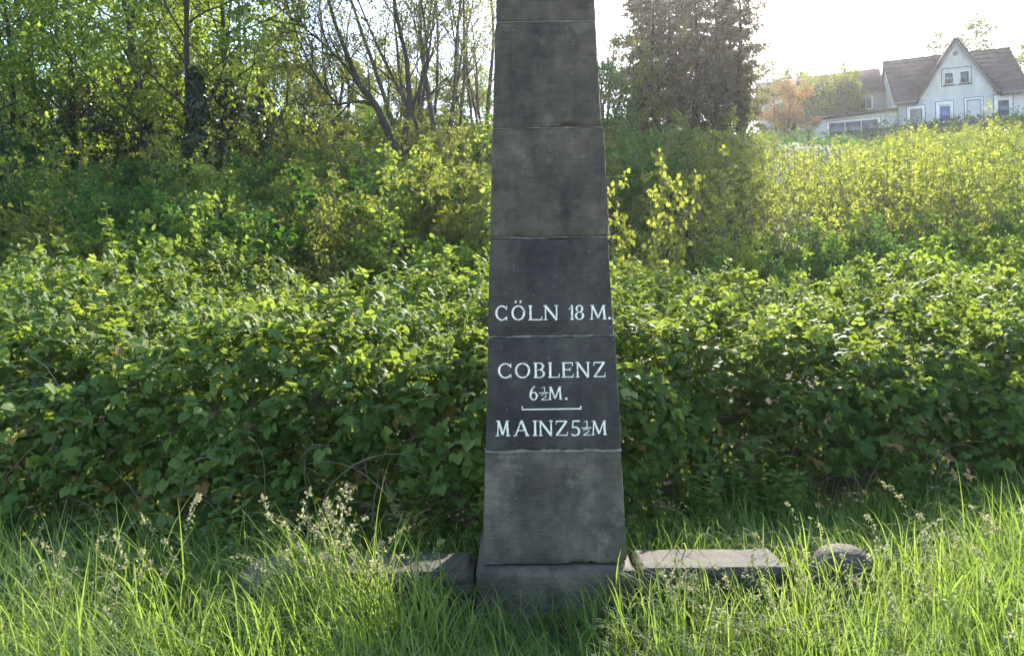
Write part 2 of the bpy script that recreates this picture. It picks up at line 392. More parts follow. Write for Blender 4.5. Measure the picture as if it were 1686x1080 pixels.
def mortar(z, thick, proud, seed, ragged, gaps=0.0):
    """an uneven bead of mortar round the joint"""
    mb = MB(); hw = half(z) + proud; n = 60
    ring = []
    for q in range(4):
        for k in range(n):
            s = -1 + 2 * k / n
            x, y = [(s, -1), (1, s), (-s, 1), (-1, -s)][q]
            ring.append((x * hw, y * hw))
    m = len(ring); V = []
    for (x, y) in ring:
        nv = fbm((x, y, 0), 8, seed); n2 = fbm((x, y, 1), 17, seed + 3)
        t0 = thick * (0.5 + ragged * max(-0.35, nv)); t1 = thick * (0.5 + ragged * max(-0.3, n2))
        k = 1.0 - 0.02 * min(1.0, max(0.0, (gaps + 0.12 - fbm((x, y, 2), 5, seed + 8)) / 0.24))    # where it has fallen out it lies behind the faces
        V += [(x * k * 0.98, y * k * 0.98, z + t1 * 1.1), (x * k, y * k, z + t1 * 0.8), (x * k, y * k, z - t0 * 0.8), (x * k * 0.98, y * k * 0.98, z - t0 * 1.1)]
    F = [(4*i + c, 4*((i+1) % m) + c, 4*((i+1) % m) + c + 1, 4*i + c + 1) for i in range(m) for c in range(3)]
    mb.add(V, [f[::-1] for f in F])
    return mb.build('mortar_joint', M['mortar'], stone, smooth=True)
mortar(joints[1], 0.013, 0.001, 2.0, 0.8, -0.4)
mortar(joints[2], 0.009, 0.0, 4.0, 0.8, -0.3)
mortar(joints[3], 0.007, 0.0, 6.0, 0.6, -0.3)
mortar(joints[4], 0.006, 0.0, 8.0, 0.6, 0.1)
mortar(joints[5], 0.007, 0.001, 10.0, 0.4, 0.4)

# ---- painted lettering, cut as strokes: each glyph lies in a unit box, cap height 1
TK, TN = 0.145, 0.092                                         # stem and hair-line weight
def seg(p, q, w, w2=None):
    p = np.array(p, float); q = np.array(q, float); d = q - p; d /= np.linalg.norm(d); n = np.array([-d[1], d[0]])
    w2 = w if w2 is None else w2
    return [tuple(p - n * w / 2), tuple(q - n * w2 / 2), tuple(q + n * w2 / 2), tuple(p + n * w / 2)]
def arc(cx, cy, rx, ry, a0, a1, wx=TK, wy=TN, n=22):
    """part of an elliptical bowl, heavier at its sides"""
    P = []
    for i in range(n):
        pair = []
        for a in (a0 + (a1 - a0) * i / n, a0 + (a1 - a0) * (i + 1) / n):
            a = math.radians(a)
            pair.append(((cx + rx * math.cos(a), cy + ry * math.sin(a)), (cx + (rx - wx) * math.cos(a), cy + (ry - wy) * math.sin(a))))
        P.append([pair[0][1], pair[0][0], pair[1][0], pair[1][1]])
    return P
def sf(x, y, w=0.26): return seg((x - w / 2, y), (x + w / 2, y), 0.055)
def glyph(ch, W):
    """strokes of a character, W = width over cap height"""
    k = TK
    if ch == 'C': return arc(W*.53, .5, W*.53, .51, 42, 318) + [seg((W*.93, .99), (W*.90, .70), .05, .08), seg((W*.93, .01), (W*.90, .26), .05, .07)]
    if ch == 'O': return arc(W*.5, .5, W*.5, .51, 0, 360, n=40)
    if ch == 'L': return [seg((.16, 0), (.16, 1), k), sf(.16, .975), seg((.02, .03), (W, .03), .07), seg((W*.97, 0), (W, .27), .06, .04)]
    if ch == 'N': return [seg((.14, 0), (.14, 1), TN), seg((.12, 1), (W-.13, 0), k*1.05), seg((W-.13, 0), (W-.13, 1), TN), sf(.13, .03), sf(W-.13, .975), sf(.08, .975, .2)]
    if ch == 'M': return [seg((.13, 0), (.19, 1), TN), seg((.19, 1), (W*.5, .10), k), seg((W*.5, .08), (W-.19, 1), TN), seg((W-.19, 1), (W-.12, 0), k), sf(.13, .03), sf(W-.12, .03), sf(.14, .975, .18), sf(W-.14, .975, .18)]
    if ch == 'A': return [seg((.12, 0), (W*.5, 1.02), TN), seg((W*.5, 1.02), (W-.12, 0), k), seg((W*.24, .36), (W*.76, .36), .06), sf(.12, .03), sf(W-.12, .03)]
    if ch == 'I': return [seg((W*.5, 0), (W*.5, 1), k), sf(W*.5, .03, .3), sf(W*.5, .975, .3)]
    if ch == 'Z': return [seg((.05, .965), (W*.97, .965), .075), seg((W*.93, .96), (.07, .04), k), seg((.03, .035), (W, .035), .075), seg((.06, .98), (.03, .74), .06, .04), seg((W*.97, 0), (W, .26), .06, .04)]
    if ch == 'E': return [seg((.15, 0), (.15, 1), k), seg((.02, .965), (W*.94, .965), .065), seg((.15, .52), (W*.72, .52), .06), seg((.02, .035), (W, .035), .07), seg((W*.93, .98), (W*.94, .76), .06, .04), seg((W*.97, 0), (W, .25), .06, .04), seg((W*.72, .42), (W*.72, .62), .05)]
    if ch == 'B': return [seg((.15, 0), (.15, 1), k), seg((.02, .972), (W*.55, .972), .058), seg((.15, .53), (W*.55, .53), .058), seg((.02, .03), (W*.55, .03), .06)] + arc(W*.52, .755, W*.42, .245, -90, 90, k, .058) + arc(W*.52, .28, W*.48, .28, -90, 90, k, .06)
    if ch == '1': return [seg((W*.62, 0), (W*.62, 1), k), seg((W*.60, .98), (W*.05, .70), .07), sf(W*.62, .03, W*.7)]
    if ch == '8': return arc(W*.5, .755, W*.41, .26, 0, 360, k*.95, .065, 28) + arc(W*.5, .27, W*.5, .285, 0, 360, k, .065, 28)
    if ch == '6': return arc(W*.5, .30, W*.5, .31, 0, 360, k, .07, 30) + arc(W*.86, .32, W*.86, .74, 106, 186, k, .08)
    if ch == '5': return [seg((W*.24, .97), (W*.95, .97), .085), seg((W*.24, .99), (W*.16, .50), .075)] + arc(W*.42, .29, W*.56, .32, -140, 118, k, .08)
    if ch == '2': return arc(W*.46, .72, W*.46, .29, -20, 165, k, .08) + [seg((W*.84, .64), (W*.06, .06), k*.95), seg((0, .05), (W, .05), .10), seg((W*.96, .02), (W, .26), .06, .05)]
    if ch == '.': return [seg((0, .06), (W, .06), .13)]
    if ch == 'bar': return [seg((0, .5), (W, .5), 1.0)]
def px_face(px, py):
    x = (px - 843) / FPX; z = (540 - py) / FPX
    X = x * math.cos(ROLL) + z * math.sin(ROLL); Z = -x * math.sin(ROLL) + z * math.cos(ROLL)
    t = (OBY + TAPER * (EYE - OBZ)) / (1 - TAPER * Z)
    return X * t, EYE + Z * t
def letter(ch, x0, x1, yt, yb, dots=False, name='letter'):
    """glyph between photograph-crop columns and rows, laid on the leaning front face"""
    s = 3.375; ym = (yt + yb) / 2
    ax, az = px_face(780 + x0 / s, 440 + yb / s); bx, bz = px_face(780 + x1 / s, 440 + yt / s)
    if ch == 'bar' or ch == '.': H = bz - az
    H = bz - az; W = (bx - ax) / H
    if ch == '.': H = W0 * 0.125; W = 0.14
    S = glyph(ch, W)
    if dots: S = S + [seg((W*.30, 1.17), (W*.33, 1.34), .10), seg((W*.66, 1.17), (W*.69, 1.34), .10)]
    mb = MB(); jit = RND.uniform
    for i, poly in enumerate(S):
        P = []
        for (u, v) in poly:
            X = ax + u * H + 0.0006 * math.sin(43 * u + 31 * v + ax * 90); z = az + v * H + 0.0006 * math.sin(37 * v + 53 * u)
            P.append((X - OBX, z))
        lift = 0.0052 + 0.00012 * (i % 9)
        V = [(x, OBY + TAPER * (z - OBZ) - lift - OBC, z) for x, z in P] + [(x, OBY + TAPER * (z - OBZ) + 0.004 - OBC, z) for x, z in P]
        n = len(P)
        mb.add(V, [tuple(range(n))]); mb.add(V, [(k, k + n, (k + 1) % n + n, (k + 1) % n) for k in range(n)])
    return mb.build(name, M['paint'], stone)
for ch, a, b in (('C', 120, 188), ('O', 210, 285), ('L', 303, 378), ('N', 388, 470), ('1', 528, 557), ('8', 562, 612), ('M', 645, 735), ('.', 748, 760)):
    letter(ch, a, b, 213 - a * .004, 297 - (a - 120) * .012, dots=(ch == 'O'), name='numeral' if ch in '18' else 'full_stop' if ch == '.' else 'letter')
for ch, a, b in (('C', 135, 212), ('O', 229, 313), ('B', 332, 395), ('L', 412, 474), ('E', 488, 552), ('N', 566, 645), ('Z', 665, 728)):
    letter(ch, a, b, 532 - (a - 135) * .014, 617 - (a - 135) * .012)
letter('6', 310, 355, 662, 738, name='numeral'); letter('1', 374, 404, 664, 693, name='numeral'); letter('bar', 362, 415, 695, 701, name='fraction_bar')
letter('2', 374, 408, 705, 738, name='numeral'); letter('M', 414, 490, 663, 736); letter('.', 507, 520, 663, 736, name='full_stop')
letter('bar', 267, 598, 781, 793, name='dividing_line'); letter('bar', 267, 273, 771, 782, name='dividing_line_end'); letter('bar', 591, 598, 769, 782, name='dividing_line_end')
for ch, a, b in (('M', 122, 200), ('A', 222, 308), ('I', 328, 353), ('N', 360, 440), ('Z', 455, 520)):
    letter(ch, a, b, 851, 938 - (a - 122) * .008)
letter('5', 540, 592, 851, 935, name='numeral'); letter('1', 608, 642, 851, 886, name='numeral'); letter('bar', 600, 652, 889, 895, name='fraction_bar')
letter('2', 608, 645, 898, 934, name='numeral'); letter('M', 653, 738, 851, 932)

# ------------------------------------------------------------------ stone benches and guard stones by the plinth
def bench(cx, seed, label, flip):
    b = empty('stone_bench', (cx, 4.40, 0.0)); tag(b, label, 'bench', 'low stone benches beside the milestone')
    s = stone_block(0.885, 0.43, 0.875, 0.41, 0.15, 0.022, 0.007, seed).build('seat_slab', M['stone_warm'], b, smooth='edges')
    s.location = (0, 0, 0.125); s.rotation_euler = (0, 0.004 * flip, 0)
    f = stone_block(0.80, 0.36, 0.80, 0.36, 0.28, 0.015, 0.006, seed + 5).build('base_block', M['stone_warm'], b, smooth='edges')
    f.location = (0, 0.0, -0.16)
    r = stone_block(0.85, 0.40, 0.85, 0.40, 0.035, 0.012, 0.004, seed + 7).build('moulding', M['stone_warm'], b, smooth=True)
    r.location = (0, 0, 0.088)
bench(1.140, 60, 'long mossy stone bench slab sunlit on top beside the milestone', 1)
bench(-0.682, 70, 'low stone bench slab half hidden by sunlit grass beside the milestone', -1)
def guard(cx, cy, h, r, seed, label):
    """short round-headed kerb stone"""
    n, m = 26, 18; V = []
    for k in range(m + 1):
        t = k / m
        if t < 0.6: z = -0.2 + (h - r * 0.75 + 0.2) * t / 0.6; rr = r * (1.06 - 0.06 * t / 0.6)
        else:
            a = (t - 0.6) / 0.4 * math.pi / 2; z = h - r * 0.75 + r * 0.75 * math.sin(a); rr = r * max(0.02, math.cos(a)) ** 0.8
        for i in range(n):
            th = 2 * math.pi * i / n
            x, y = rr * 1.05 * math.cos(th), rr * 0.9 * math.sin(th)
            q = 1 + 0.10 * fbm((x, y, z), 5, seed)
            V.append((x * q, y * q, z))
    F = [(k*n + i, k*n + (i+1) % n, (k+1)*n + (i+1) % n, (k+1)*n + i) for k in range(m) for i in range(n)]
    mb = MB(); mb.add(V, F)
    o = mb.build('guard_stone', M['stone_plinth'], smooth=True); o.location = (cx, cy, 0)
    tag(o, label, 'guard stone', 'round-headed guard stones')
guard(1.93, 4.42, 0.335, 0.165, 90, 'round-headed stump of stone in bright grass past the sunlit bench')
guard(-1.42, 4.36, 0.325, 0.18, 95, 'rounded grey guard stone behind tall seeding grass past the shaded bench')

# ------------------------------------------------------------------ house on the hill
HA = np.array([28.05, 54.0, 15.77]); HR = -math.radians(18)
house = empty('white_house', HA, HR)
tag(house, 'white rendered house with steep front gable and dark tiled roof on the hill', 'house')
def hbox(name, lo, hi, mat, parent=house):
    mb = MB(); mb.box(lo, hi); return mb.build(name, M[mat], parent)
def prism(name, prof, y0, y1, mat, parent=house):
    n = len(prof); mb = MB()
    V = [(x, y0, z) for x, z in prof] + [(x, y1, z) for x, z in prof]
    mb.add(V, [tuple(range(n))]); mb.add(V, [tuple(range(2 * n - 1, n - 1, -1))]); mb.add(V, [(k, k + n, (k + 1) % n + n, (k + 1) % n)[::-1] for k in range(n)])
    return mb.build(name, M[mat], parent)
def slab(name, a, b, c, d, th, mat, parent=house):
    """a roof plane a-b-c-d with thickness"""
    a, b, c, d = map(np.array, (a, b, c, d)); n = unit(np.cross(b - a, d - a)) * th
    mb = MB(); V = [a, b, c, d, a + n, b + n, c + n, d + n]
    mb.add(V, [(3,2,1,0),(4,5,6,7),(0,1,5,4),(1,2,6,5),(2,3,7,6),(3,0,4,7)])
    return mb.build(name, M[mat], parent)
hbox('wall', (0.0, 0.0, -2.6), (8.2, 8.0, 1.86), 'render')
prism('gable_wall', [(1.42, 1.86), (6.42, 1.86), (3.86, 5.78)], -0.004, 4.0, 'render')
for i in range(9):                                            # tile courses of the main roof, each a plank-like row
    t0, t1 = i / 9, (i + 1) / 9
    for (ua, ub, gl, gr) in ((-0.15, 8.35, None, None),):
        y0, y1 = -0.35 + 4.4 * t0, -0.35 + 4.4 * t1 + 0.06; z0, z1 = 1.66 + 4.35 * t0, 1.66 + 4.35 * t1 + 0.06
        # left and right of the front gable
        yl = max(y0, 0.0)
        def gx(z): return (z - 1.86) / (5.78 - 1.86)
        for side in (0, 1):
            g0, g1 = min(1, max(0, gx(z0))), min(1, max(0, gx(z1)))
            if side == 0: x0a, x1a, x0b, x1b = ua, 1.42 + 2.44 * g0 + .05, ua, 1.42 + 2.44 * g1 + .05
            else: x0a, x1a, x0b, x1b = 6.42 - 2.56 * g0 - .05, ub, 6.42 - 2.56 * g1 - .05, ub
            slab('tile_course', (x0a, y0, z0 + .02), (x1a, y0, z0 + .02), (x1b, y1, z1 - .03), (x0b, y1, z1 - .03), 0.09, 'roof')
slab('rear_roof', (8.35, 8.3, 1.7), (-.15, 8.3, 1.7), (-.15, 4.02, 6.0), (8.35, 4.02, 6.0), 0.1, 'roof')
hbox('ridge', (-.18, 3.93, 6.02), (8.38, 4.17, 6.14), 'roof')
slab('gable_roof', (1.20, -.22, 1.62), (1.20, 4.1, 1.62), (3.86, 4.1, 5.90), (3.86, -.22, 5.90), -0.10, 'roof')
slab('gable_roof', (6.66, 4.1, 1.62), (6.66, -.22, 1.62), (3.86, -.22, 5.90), (3.86, 4.1, 5.90), -0.10, 'roof')
slab('verge_board', (1.22, -.245, 1.52), (1.22, -.225, 1.52), (3.86, -.225, 5.80), (3.86, -.245, 5.80), 0.13, 'line')
slab('verge_board', (6.64, -.225, 1.52), (6.64, -.245, 1.52), (3.86, -.245, 5.80), (3.86, -.225, 5.80), 0.13, 'line')
prism('side_gable', [(0, 0), (0, 0)] and [(0.02, 1.8), (0.3, 1.8), (0.3, 1.81), (0.02, 1.81)], 0.1, 0.2, 'render')
for ue in (0.02, 8.0):
    mb = MB(); mb.add([(ue, 0.1, 1.86), (ue, 7.9, 1.86), (ue, 4.0, 5.85), (ue + .18, 0.1, 1.86), (ue + .18, 7.9, 1.86), (ue + .18, 4.0, 5.85)], [(0, 1, 2), (5, 4, 3)])
    mb.build('end_gable', M['render'], house)
def framed(name, x0, x1, z0, z1, px0, px1, pz0, pz1, pane, mull=0, y=0.0, parent=house):
    """white surround with a thin dark outline, opening set back, pane or shutter, sill"""
    w = empty(name, (0, y, 0)); w.parent = parent
    def ring(nm, a0, a1, b0, b1, t, ya, yb, mat):
        mb = MB(); mb.box((a0, ya, b0), (a0 + t, yb, b1)); mb.box((a1 - t, ya, b0), (a1, yb, b1))
        mb.box((a0 + t, ya, b1 - t), (a1 - t, yb, b1)); mb.box((a0 + t, ya, b0), (a1 - t, yb, b0 + t))
        return mb.build(nm, M[mat], w)
    ring('outline', x0, x1, z0, z1, 0.045, -.016, .01, 'line')
    t = min(px0 - x0, x1 - px1, z1 - pz1)
    mb = MB(); a, b, c, d = x0 + .045, x1 - .045, z0 + .045, z1 - .045
    mb.box((a, -.010, c), (px0, .01, d)); mb.box((px1, -.010, c), (b, .01, d)); mb.box((px0, -.010, pz1), (px1, .01, d)); mb.box((px0, -.010, c), (px1, .01, pz0))
    mb.build('surround', M['trim'], w)
    ring('frame', px0, px1, pz0, pz1, 0.05, -.006, .012, 'trim' if 'glass' in pane else 'line')
    hb = MB()
    if 'shutter' in pane:
        n = max(6, int((pz1 - pz0) / 0.09)); hh = (pz1 - pz0 - .1) / n
        for k in range(n): hb.box((px0 + .05, -.004 - .004 * (k % 2), pz0 + .05 + k * hh), (px1 - .05, .008, pz0 + .05 + (k + 1) * hh - .012))
        hb.build('shutter', M[pane], w)
    else:
        n = mull + 1; ww = (px1 - px0 - .1) / n
        for k in range(n):
            q = MB(); q.box((px0 + .05 + k * ww + (.03 if k else 0), -.003, pz0 + .05), (px0 + .05 + (k + 1) * ww - (.03 if k < n - 1 else 0), .008, pz1 - .05)); q.build('pane', M[pane], w)
    q = MB(); q.box((px0 - .06, -.07, pz0 - .05), (px1 + .06, -.012, pz0 - .005)); q.build('sill', M['trim'], w)
    return w
framed('window', 0.69, 1.92, 0.0, 1.45, 0.94, 1.72, 0.10, 1.18, 'shutter')
framed('window', 2.54, 3.72, 0.0, 1.57, 2.78, 3.54, 0.08, 1.24, 'glass_blue')
framed('window', 4.35, 5.56, 0.0, 1.66, 4.51, 5.42, 0.10, 1.46, 'shutter_white')
framed('window', 6.15, 7.36, 0.0, 1.69, 6.38, 7.15, 0.10, 1.26, 'glass')
def twin():
    w = empty('window', (0, -.004, 0)); w.parent = house
    mb = MB(); x0, x1, z0, z1, t = 2.96, 4.86, 2.58, 3.86, .05
    mb.box((x0, -.018, z0), (x0+t, .01, z1)); mb.box((x1-t, -.018, z0), (x1, .01, z1)); mb.box((x0+t, -.018, z1-t), (x1-t, .01, z1)); mb.box((x0+t, -.018, z0), (x1-t, .01, z0+t))
    mb.build('outline', M['line'], w)
    for a, b in ((3.18, 3.68), (4.15, 4.67)):
        q = MB(); q.box((a-.05, -.03, 2.70), (b+.05, .01, 3.56)); q.build('frame', M['trim'], w)
        q = MB(); q.box((a, -.034, 2.76), (b, -.02, 3.51)); q.build('pane', M['glass'], w)
        q = MB(); q.box((a-.1, -.08, 2.64), (b+.1, -.012, 2.695)); q.build('sill', M['line'], w)
twin()
mb = MB(); th = np.linspace(0, 2*math.pi, 20, endpoint=False)
mb.add([(3.86 + .17*math.cos(a), -.03, 4.86 + .17*math.sin(a)) for a in th] + [(3.86 + .17*math.cos(a), .02, 4.86 + .17*math.sin(a)) for a in th], [(k, k+20, (k+1)%20+20, (k+1)%20) for k in range(20)])
mb.add([(3.86 + .17*math.cos(a), -.03, 4.86 + .17*math.sin(a)) for a in th], [tuple(range(20))])
mb.build('round_vent', M['line'], house)
mb = MB(); mb.tube([(0.10, -.07, -1.5), (0.10, -.07, 1.62)], [.05, .05], 8); mb.build('downpipe', M['metal'], house)
mb = MB(); mb.tube([(-.15, -.40, 1.63), (1.25, -.40, 1.63)], [.07, .07], 8); mb.build('gutter', M['metal'], house)
mb = MB(); mb.tube([(6.6, -.40, 1.63), (8.35, -.40, 1.63)], [.07, .07], 8); mb.build('gutter', M['metal'], house)
# flat-roofed front extension and the set-back wing
hbox('extension_wall', (-6.7, 0.006, -2.6), (-0.002, 2.4, 0.93), 'render')
mb = MB(); mb.add([(-7.0, -.25, .96), (0.1, -.25, 1.22), (0.1, 2.6, 1.28), (-7.0, 2.6, 1.02), (-7.0, -.25, 1.10), (0.1, -.25, 1.36), (0.1, 2.6, 1.42), (-7.0, 2.6, 1.16)], [(3,2,1,0),(4,5,6,7),(0,1,5,4),(1,2,6,5),(2,3,7,6),(3,0,4,7)])
mb.build('flat_roof', M['roof'], house)
mb = MB(); mb.add([(-6.7, .006, .93), (0, .006, .93), (0, .006, 1.23), (-6.7, .006, .98)], [(0, 1, 2, 3)]); mb.build('fascia', M['render'], house)
framed('window', -4.68, -0.98, -0.50, 0.90, -4.52, -1.14, -.38, .76, 'glass', 2, 0.006)
hbox('wing_wall', (-6.0, 4.6, -1.5), (-0.01, 9.4, 4.15), 'render')
slab('wing_roof', (-6.3, 4.2, 3.9), (0.0, 4.2, 4.0), (0.0, 7.0, 6.5), (-6.3, 7.0, 6.4), 0.1, 'roof')
slab('wing_roof', (0.0, 9.8, 4.0), (-6.3, 9.8, 3.9), (-6.3, 7.0, 6.4), (0.0, 7.0, 6.5), 0.1, 'roof')
framed('window', -1.95, -0.75, 2.60, 3.80, -1.80, -0.90, 2.72, 3.65, 'glass', 1, 4.6)
framed('window', -4.8, -3.6, 2.60, 3.80, -4.65, -3.75, 2.72, 3.65, 'glass', 1, 4.6)
# roof aerial
an = empty('roof_aerial', (0, 0, 0)); an.parent = house; an.name = 'aerial'
mb = MB(); mb.tube([(3.0, 3.9, 5.9), (3.0, 3.9, 7.35)], [.03, .025], 6); mb.build('mast', M['metal'], an)
mb = MB(); mb.tube([(2.45, 3.9, 7.05), (3.55, 3.9, 7.15)], [.022, .022], 5)
for q in range(6): mb.tube([(2.5 + .2*q, 3.62, 7.06 + .02*q), (2.5 + .2*q, 4.18, 7.06 + .02*q)], [.012, .012], 4)
mb.build('antenna_rods', M['metal'], an)

# neighbouring house behind, mostly hidden by trees
def far_house():
    p = at(1318, 150, 66); h = empty('neighbour_house', (p[0], p[1], p[2] - 3.2), math.radians(-14))
    tag(h, 'dark roofed neighbouring house half hidden behind the bronze-leaved tree', 'house')
    mb = MB(); mb.box((-3.2, 0, -2), (3.2, 6, 3)); mb.build('wall', M['render'], h)
    slab('roof', (-3.5, -.4, 2.8), (3.5, -.4, 2.8), (3.5, 3, 5.0), (-3.5, 3, 5.0), .12, 'roof', h)
    slab('roof', (3.5, 6.4, 2.8), (-3.5, 6.4, 2.8), (-3.5, 3, 5.0), (3.5, 3, 5.0), .12, 'roof', h)
    mb = MB(); mb.box((-3.55, 2.9, 5.05), (3.55, 3.1, 5.2)); mb.build('ridge', M['trim'], h)
    for x in (-1.8, 1.2):
        w = MB(); w.box((x - .6, -.03, .9), (x + .6, .02, 2.3)); w = w.build('window', M['trim'], h)
        q = MB(); q.box((x - .5, -.05, 1.0), (x + .5, -.032, 2.2)); q.build('pane', M['glass'], w)
far_house()

# ------------------------------------------------------------------ trees and shrubs
def grow(seed, L):
    """skeleton of branches. L: per level dict(len, n, ang, r, start, wig, up)"""
    R = random.Random(seed); out = []
    def rec(p, d, ln, r, lv, path=None):
        q = L[lv]; n = q.get('steps', 6); pts = [p.copy()]; rad = [r]; dd = d.copy()
        if path: n = len(path) - 1; pts = [v.copy() for v in path]; rad = [r * (1 - i / n * (1 - q.get('taper', .25))) for i in range(n + 1)]
        for i in range(0 if path else n):
            dd = (dd + Vector((R.gauss(0, 1), R.gauss(0, 1), R.gauss(0, 1))) * q.get('wig', .08) + Vector((0, 0, q.get('up', 0.0)))).normalized()
            p = p + dd * (ln / n); pts.append(p.copy()); rad.append(r * (1 - (i + 1) / n * (1 - q.get('taper', .25))))
        out.append((lv, pts, rad))
        if lv + 1 < len(L):
            c = L[lv + 1]; m = c['n']; az = R.uniform(0, 6.28)
            for k in range(m):
                t = c.get('start', .3) + (1 - c.get('start', .3)) * (k + R.uniform(.2, .8)) / m
                i = min(n - 1, int(t * n)); fr = t * n - i
                b = pts[i].lerp(pts[i + 1], fr); ax = (pts[i + 1] - pts[i]).normalized()
                az += 2.399 + R.gauss(0, .4)
                s = ax.orthogonal().normalized(); s.rotate(Matrix.Rotation(az, 3, ax))
                a = math.radians(c['ang'] + R.gauss(0, 9))
                nd = (ax * math.cos(a) + s * math.sin(a)).normalized()
                sh = c.get('shape', lambda t: 1 - .55 * t)(t)
                rec(b, nd, c['len'] * sh * R.uniform(.75, 1.2), max(c.get('rmin', .004), min(rad[i] * .75, c['r'] * sh)), lv + 1)
    q0 = L[0]; st = 0 if 'paths' in q0 else q0.get('stems', 1)
    for path, r in q0.get('paths', ()): rec(path[0], Vector((0, 0, 1)), 1, r, 0, path)
    for k in range(st):
        if st == 1: d = Vector((q0.get('lean', 0), 0, 1)).normalized(); p = Vector((0, 0, -.3))
        else:
            a = 2 * math.pi * (k + R.uniform(-.3, .3)) / st; sp = q0.get('spread', .3) * R.uniform(.4, 1.2)
            d = Vector((math.cos(a) * sp, math.sin(a) * sp, 1)).normalized(); rr = q0.get('foot', .15) * R.uniform(.2, 1)
            p = Vector((math.cos(a) * rr, math.sin(a) * rr, -.2))
        rec(p, d, q0['len'] * (1 if st == 1 else R.uniform(.7, 1.15)), q0['r'] * (1 if st == 1 else R.uniform(.6, 1.1)), 0)
    return out

def plant_mesh(name, seed, L, leaf, size, per, leafmat, barkmat, wood_lv=2, leaf_lv=2, spread=.12, shape=DIAMOND, droop=.2, wide=1.0, up=.6, tonebias=0.0):
    """returns (trunk mesh, crown mesh)"""
    sk = grow(seed, L); g = np.random.default_rng(seed)
    wood, crown = MB(), MB(); S = (8, 6, 4, 3, 3)
    base = []; dirs = []
    for lv, pts, rad in sk:
        P = np.array([tuple(p) for p in pts])
        (wood if lv <= wood_lv else crown).tube(P, rad, S[lv], 0.3, 0 if lv <= wood_lv else 1)
        if lv >= leaf_lv:
            n = per if lv == len(L) - 1 else per // 2
            n = g.poisson(n)
            t = g.uniform(.12, 1.0, n) * (len(P) - 1); i = np.minimum(t.astype(int), len(P) - 2); f = (t - i)[:, None]
            base.append(P[i] * (1 - f) + P[i + 1] * f); dirs.append(unit(P[i + 1] - P[i]))
    B = np.concatenate(base); D = np.concatenate(dirs); n = len(B)
    rd = unit(g.normal(size=(n, 3)))
    pos = B + rd * g.uniform(0, spread, (n, 1))
    d = unit(D * .5 + rd * 1.0 + np.array([0, 0, -droop]))
    nr = unit(g.normal(size=(n, 3)) * .55 + np.array([0, 0, up]))
    clump = wob(pos[:, 0] * 1.2 + pos[:, 2], pos[:, 1] * 1.2 - pos[:, 2] * .6, .9, seed) * .16
    tone = np.clip(g.normal(.45 + tonebias, .18, n) + clump, 0, 1)
    leaves(crown, pos, d, nr, size * g.uniform(.65, 1.25, n), shape, tone, wide)
    return wood.mesh(name + '_trunk', M[barkmat], True), crown.mesh(name + '_crown', [M[leafmat], M[barkmat]])

def tree_obj(name, meshes, px, Y, label, cat, group, s=1.0, rz=None, sz=None, X=None, dz=0.0, names=('trunk', 'crown'), tilt=0.0):
    x = (px - 843) / FPX * Y if X is None else X
    o = empty(name, (x, Y, float(height(x, Y)) + dz), RND.uniform(0, 6.28) if rz is None else rz)
    o.scale = (s, s, sz or s); o.rotation_euler.y = tilt
    tag(o, label, cat, group)
    a = link(names[0], meshes[0], o); b = link(names[1], meshes[1], o)
    if len(meshes) > 2:                                        # same shape, other leaf or bark
        for ob, i, mt in ((b, 0, meshes[2]), (a, 0, meshes[3]), (b, 1, meshes[3])):
            if mt: ob.material_slots[i].link = 'OBJECT'; ob.material_slots[i].material = M[mt]
    return o

def lvl(**k): return k
# -- spring broadleaf trees of the wood
TALL = [plant_mesh('wood_tree', 100 + s, [lvl(len=13, r=.13, steps=9, wig=.05, taper=.2), lvl(n=19, len=3.6, ang=52, r=.05, start=.10, wig=.12, up=.10, steps=6),
        lvl(n=6, len=1.5, ang=45, r=.018, start=.25, wig=.14, steps=4), lvl(n=4, len=.7, ang=45, r=.007, start=.2, wig=.15, steps=3)],
        'spring', .15, 11, 'spring', 'bark_dark', 2, 2, .22, DIAMOND, .3, 1.1) for s in range(3)]
SPARSE = [plant_mesh('multistem_tree', 140 + s, [lvl(stems=5, len=12, r=.13, steps=10, wig=.05, spread=.26, foot=.5, taper=.15, up=.02), lvl(n=8, len=3.4, ang=38, r=.045, start=.25, wig=.10, up=.06, steps=6),
        lvl(n=5, len=1.6, ang=40, r=.016, start=.25, wig=.12, steps=4), lvl(n=4, len=.75, ang=40, r=.006, start=.2, wig=.15, steps=3)],
        'spring', .095, 9, 'olive', 'bark', 2, 3, .16, DIAMOND, .3, 1.0) for s in range(2)]
_b = at(655, 262, 26)
def _p(*q): return [Vector(tuple(at(x, y, 26 + dy) - _b)) for x, y, dy in q]
BOUGHS = [(_p((655, 275, 0), (640, 215, 0), (618, 172, 0), (590, 138, .1), (572, 92, .3), (552, 40, .5), (532, -30, .8), (515, -110, 1.2)), .15),
          (_p((620, 176, 0), (600, 168, -.1), (578, 168, -.2), (556, 173, -.3), (536, 150, -.4), (512, 112, -.5), (490, 62, -.5), (470, 0, -.3)), .075),
          (_p((660, 275, .2), (668, 215, .3), (674, 160, .4), (670, 100, .2), (656, 40, 0), (644, -30, -.2), (636, -110, -.3)), .13),
          (_p((672, 190, .4), (690, 150, .6), (704, 100, .8), (700, 45, 1.1), (690, -20, 1.4), (688, -90, 1.6)), .085),
          (_p((600, 150, .1), (570, 110, -.3), (530, 70, -.8), (480, 30, -1.2), (430, -10, -1.5)), .06)]
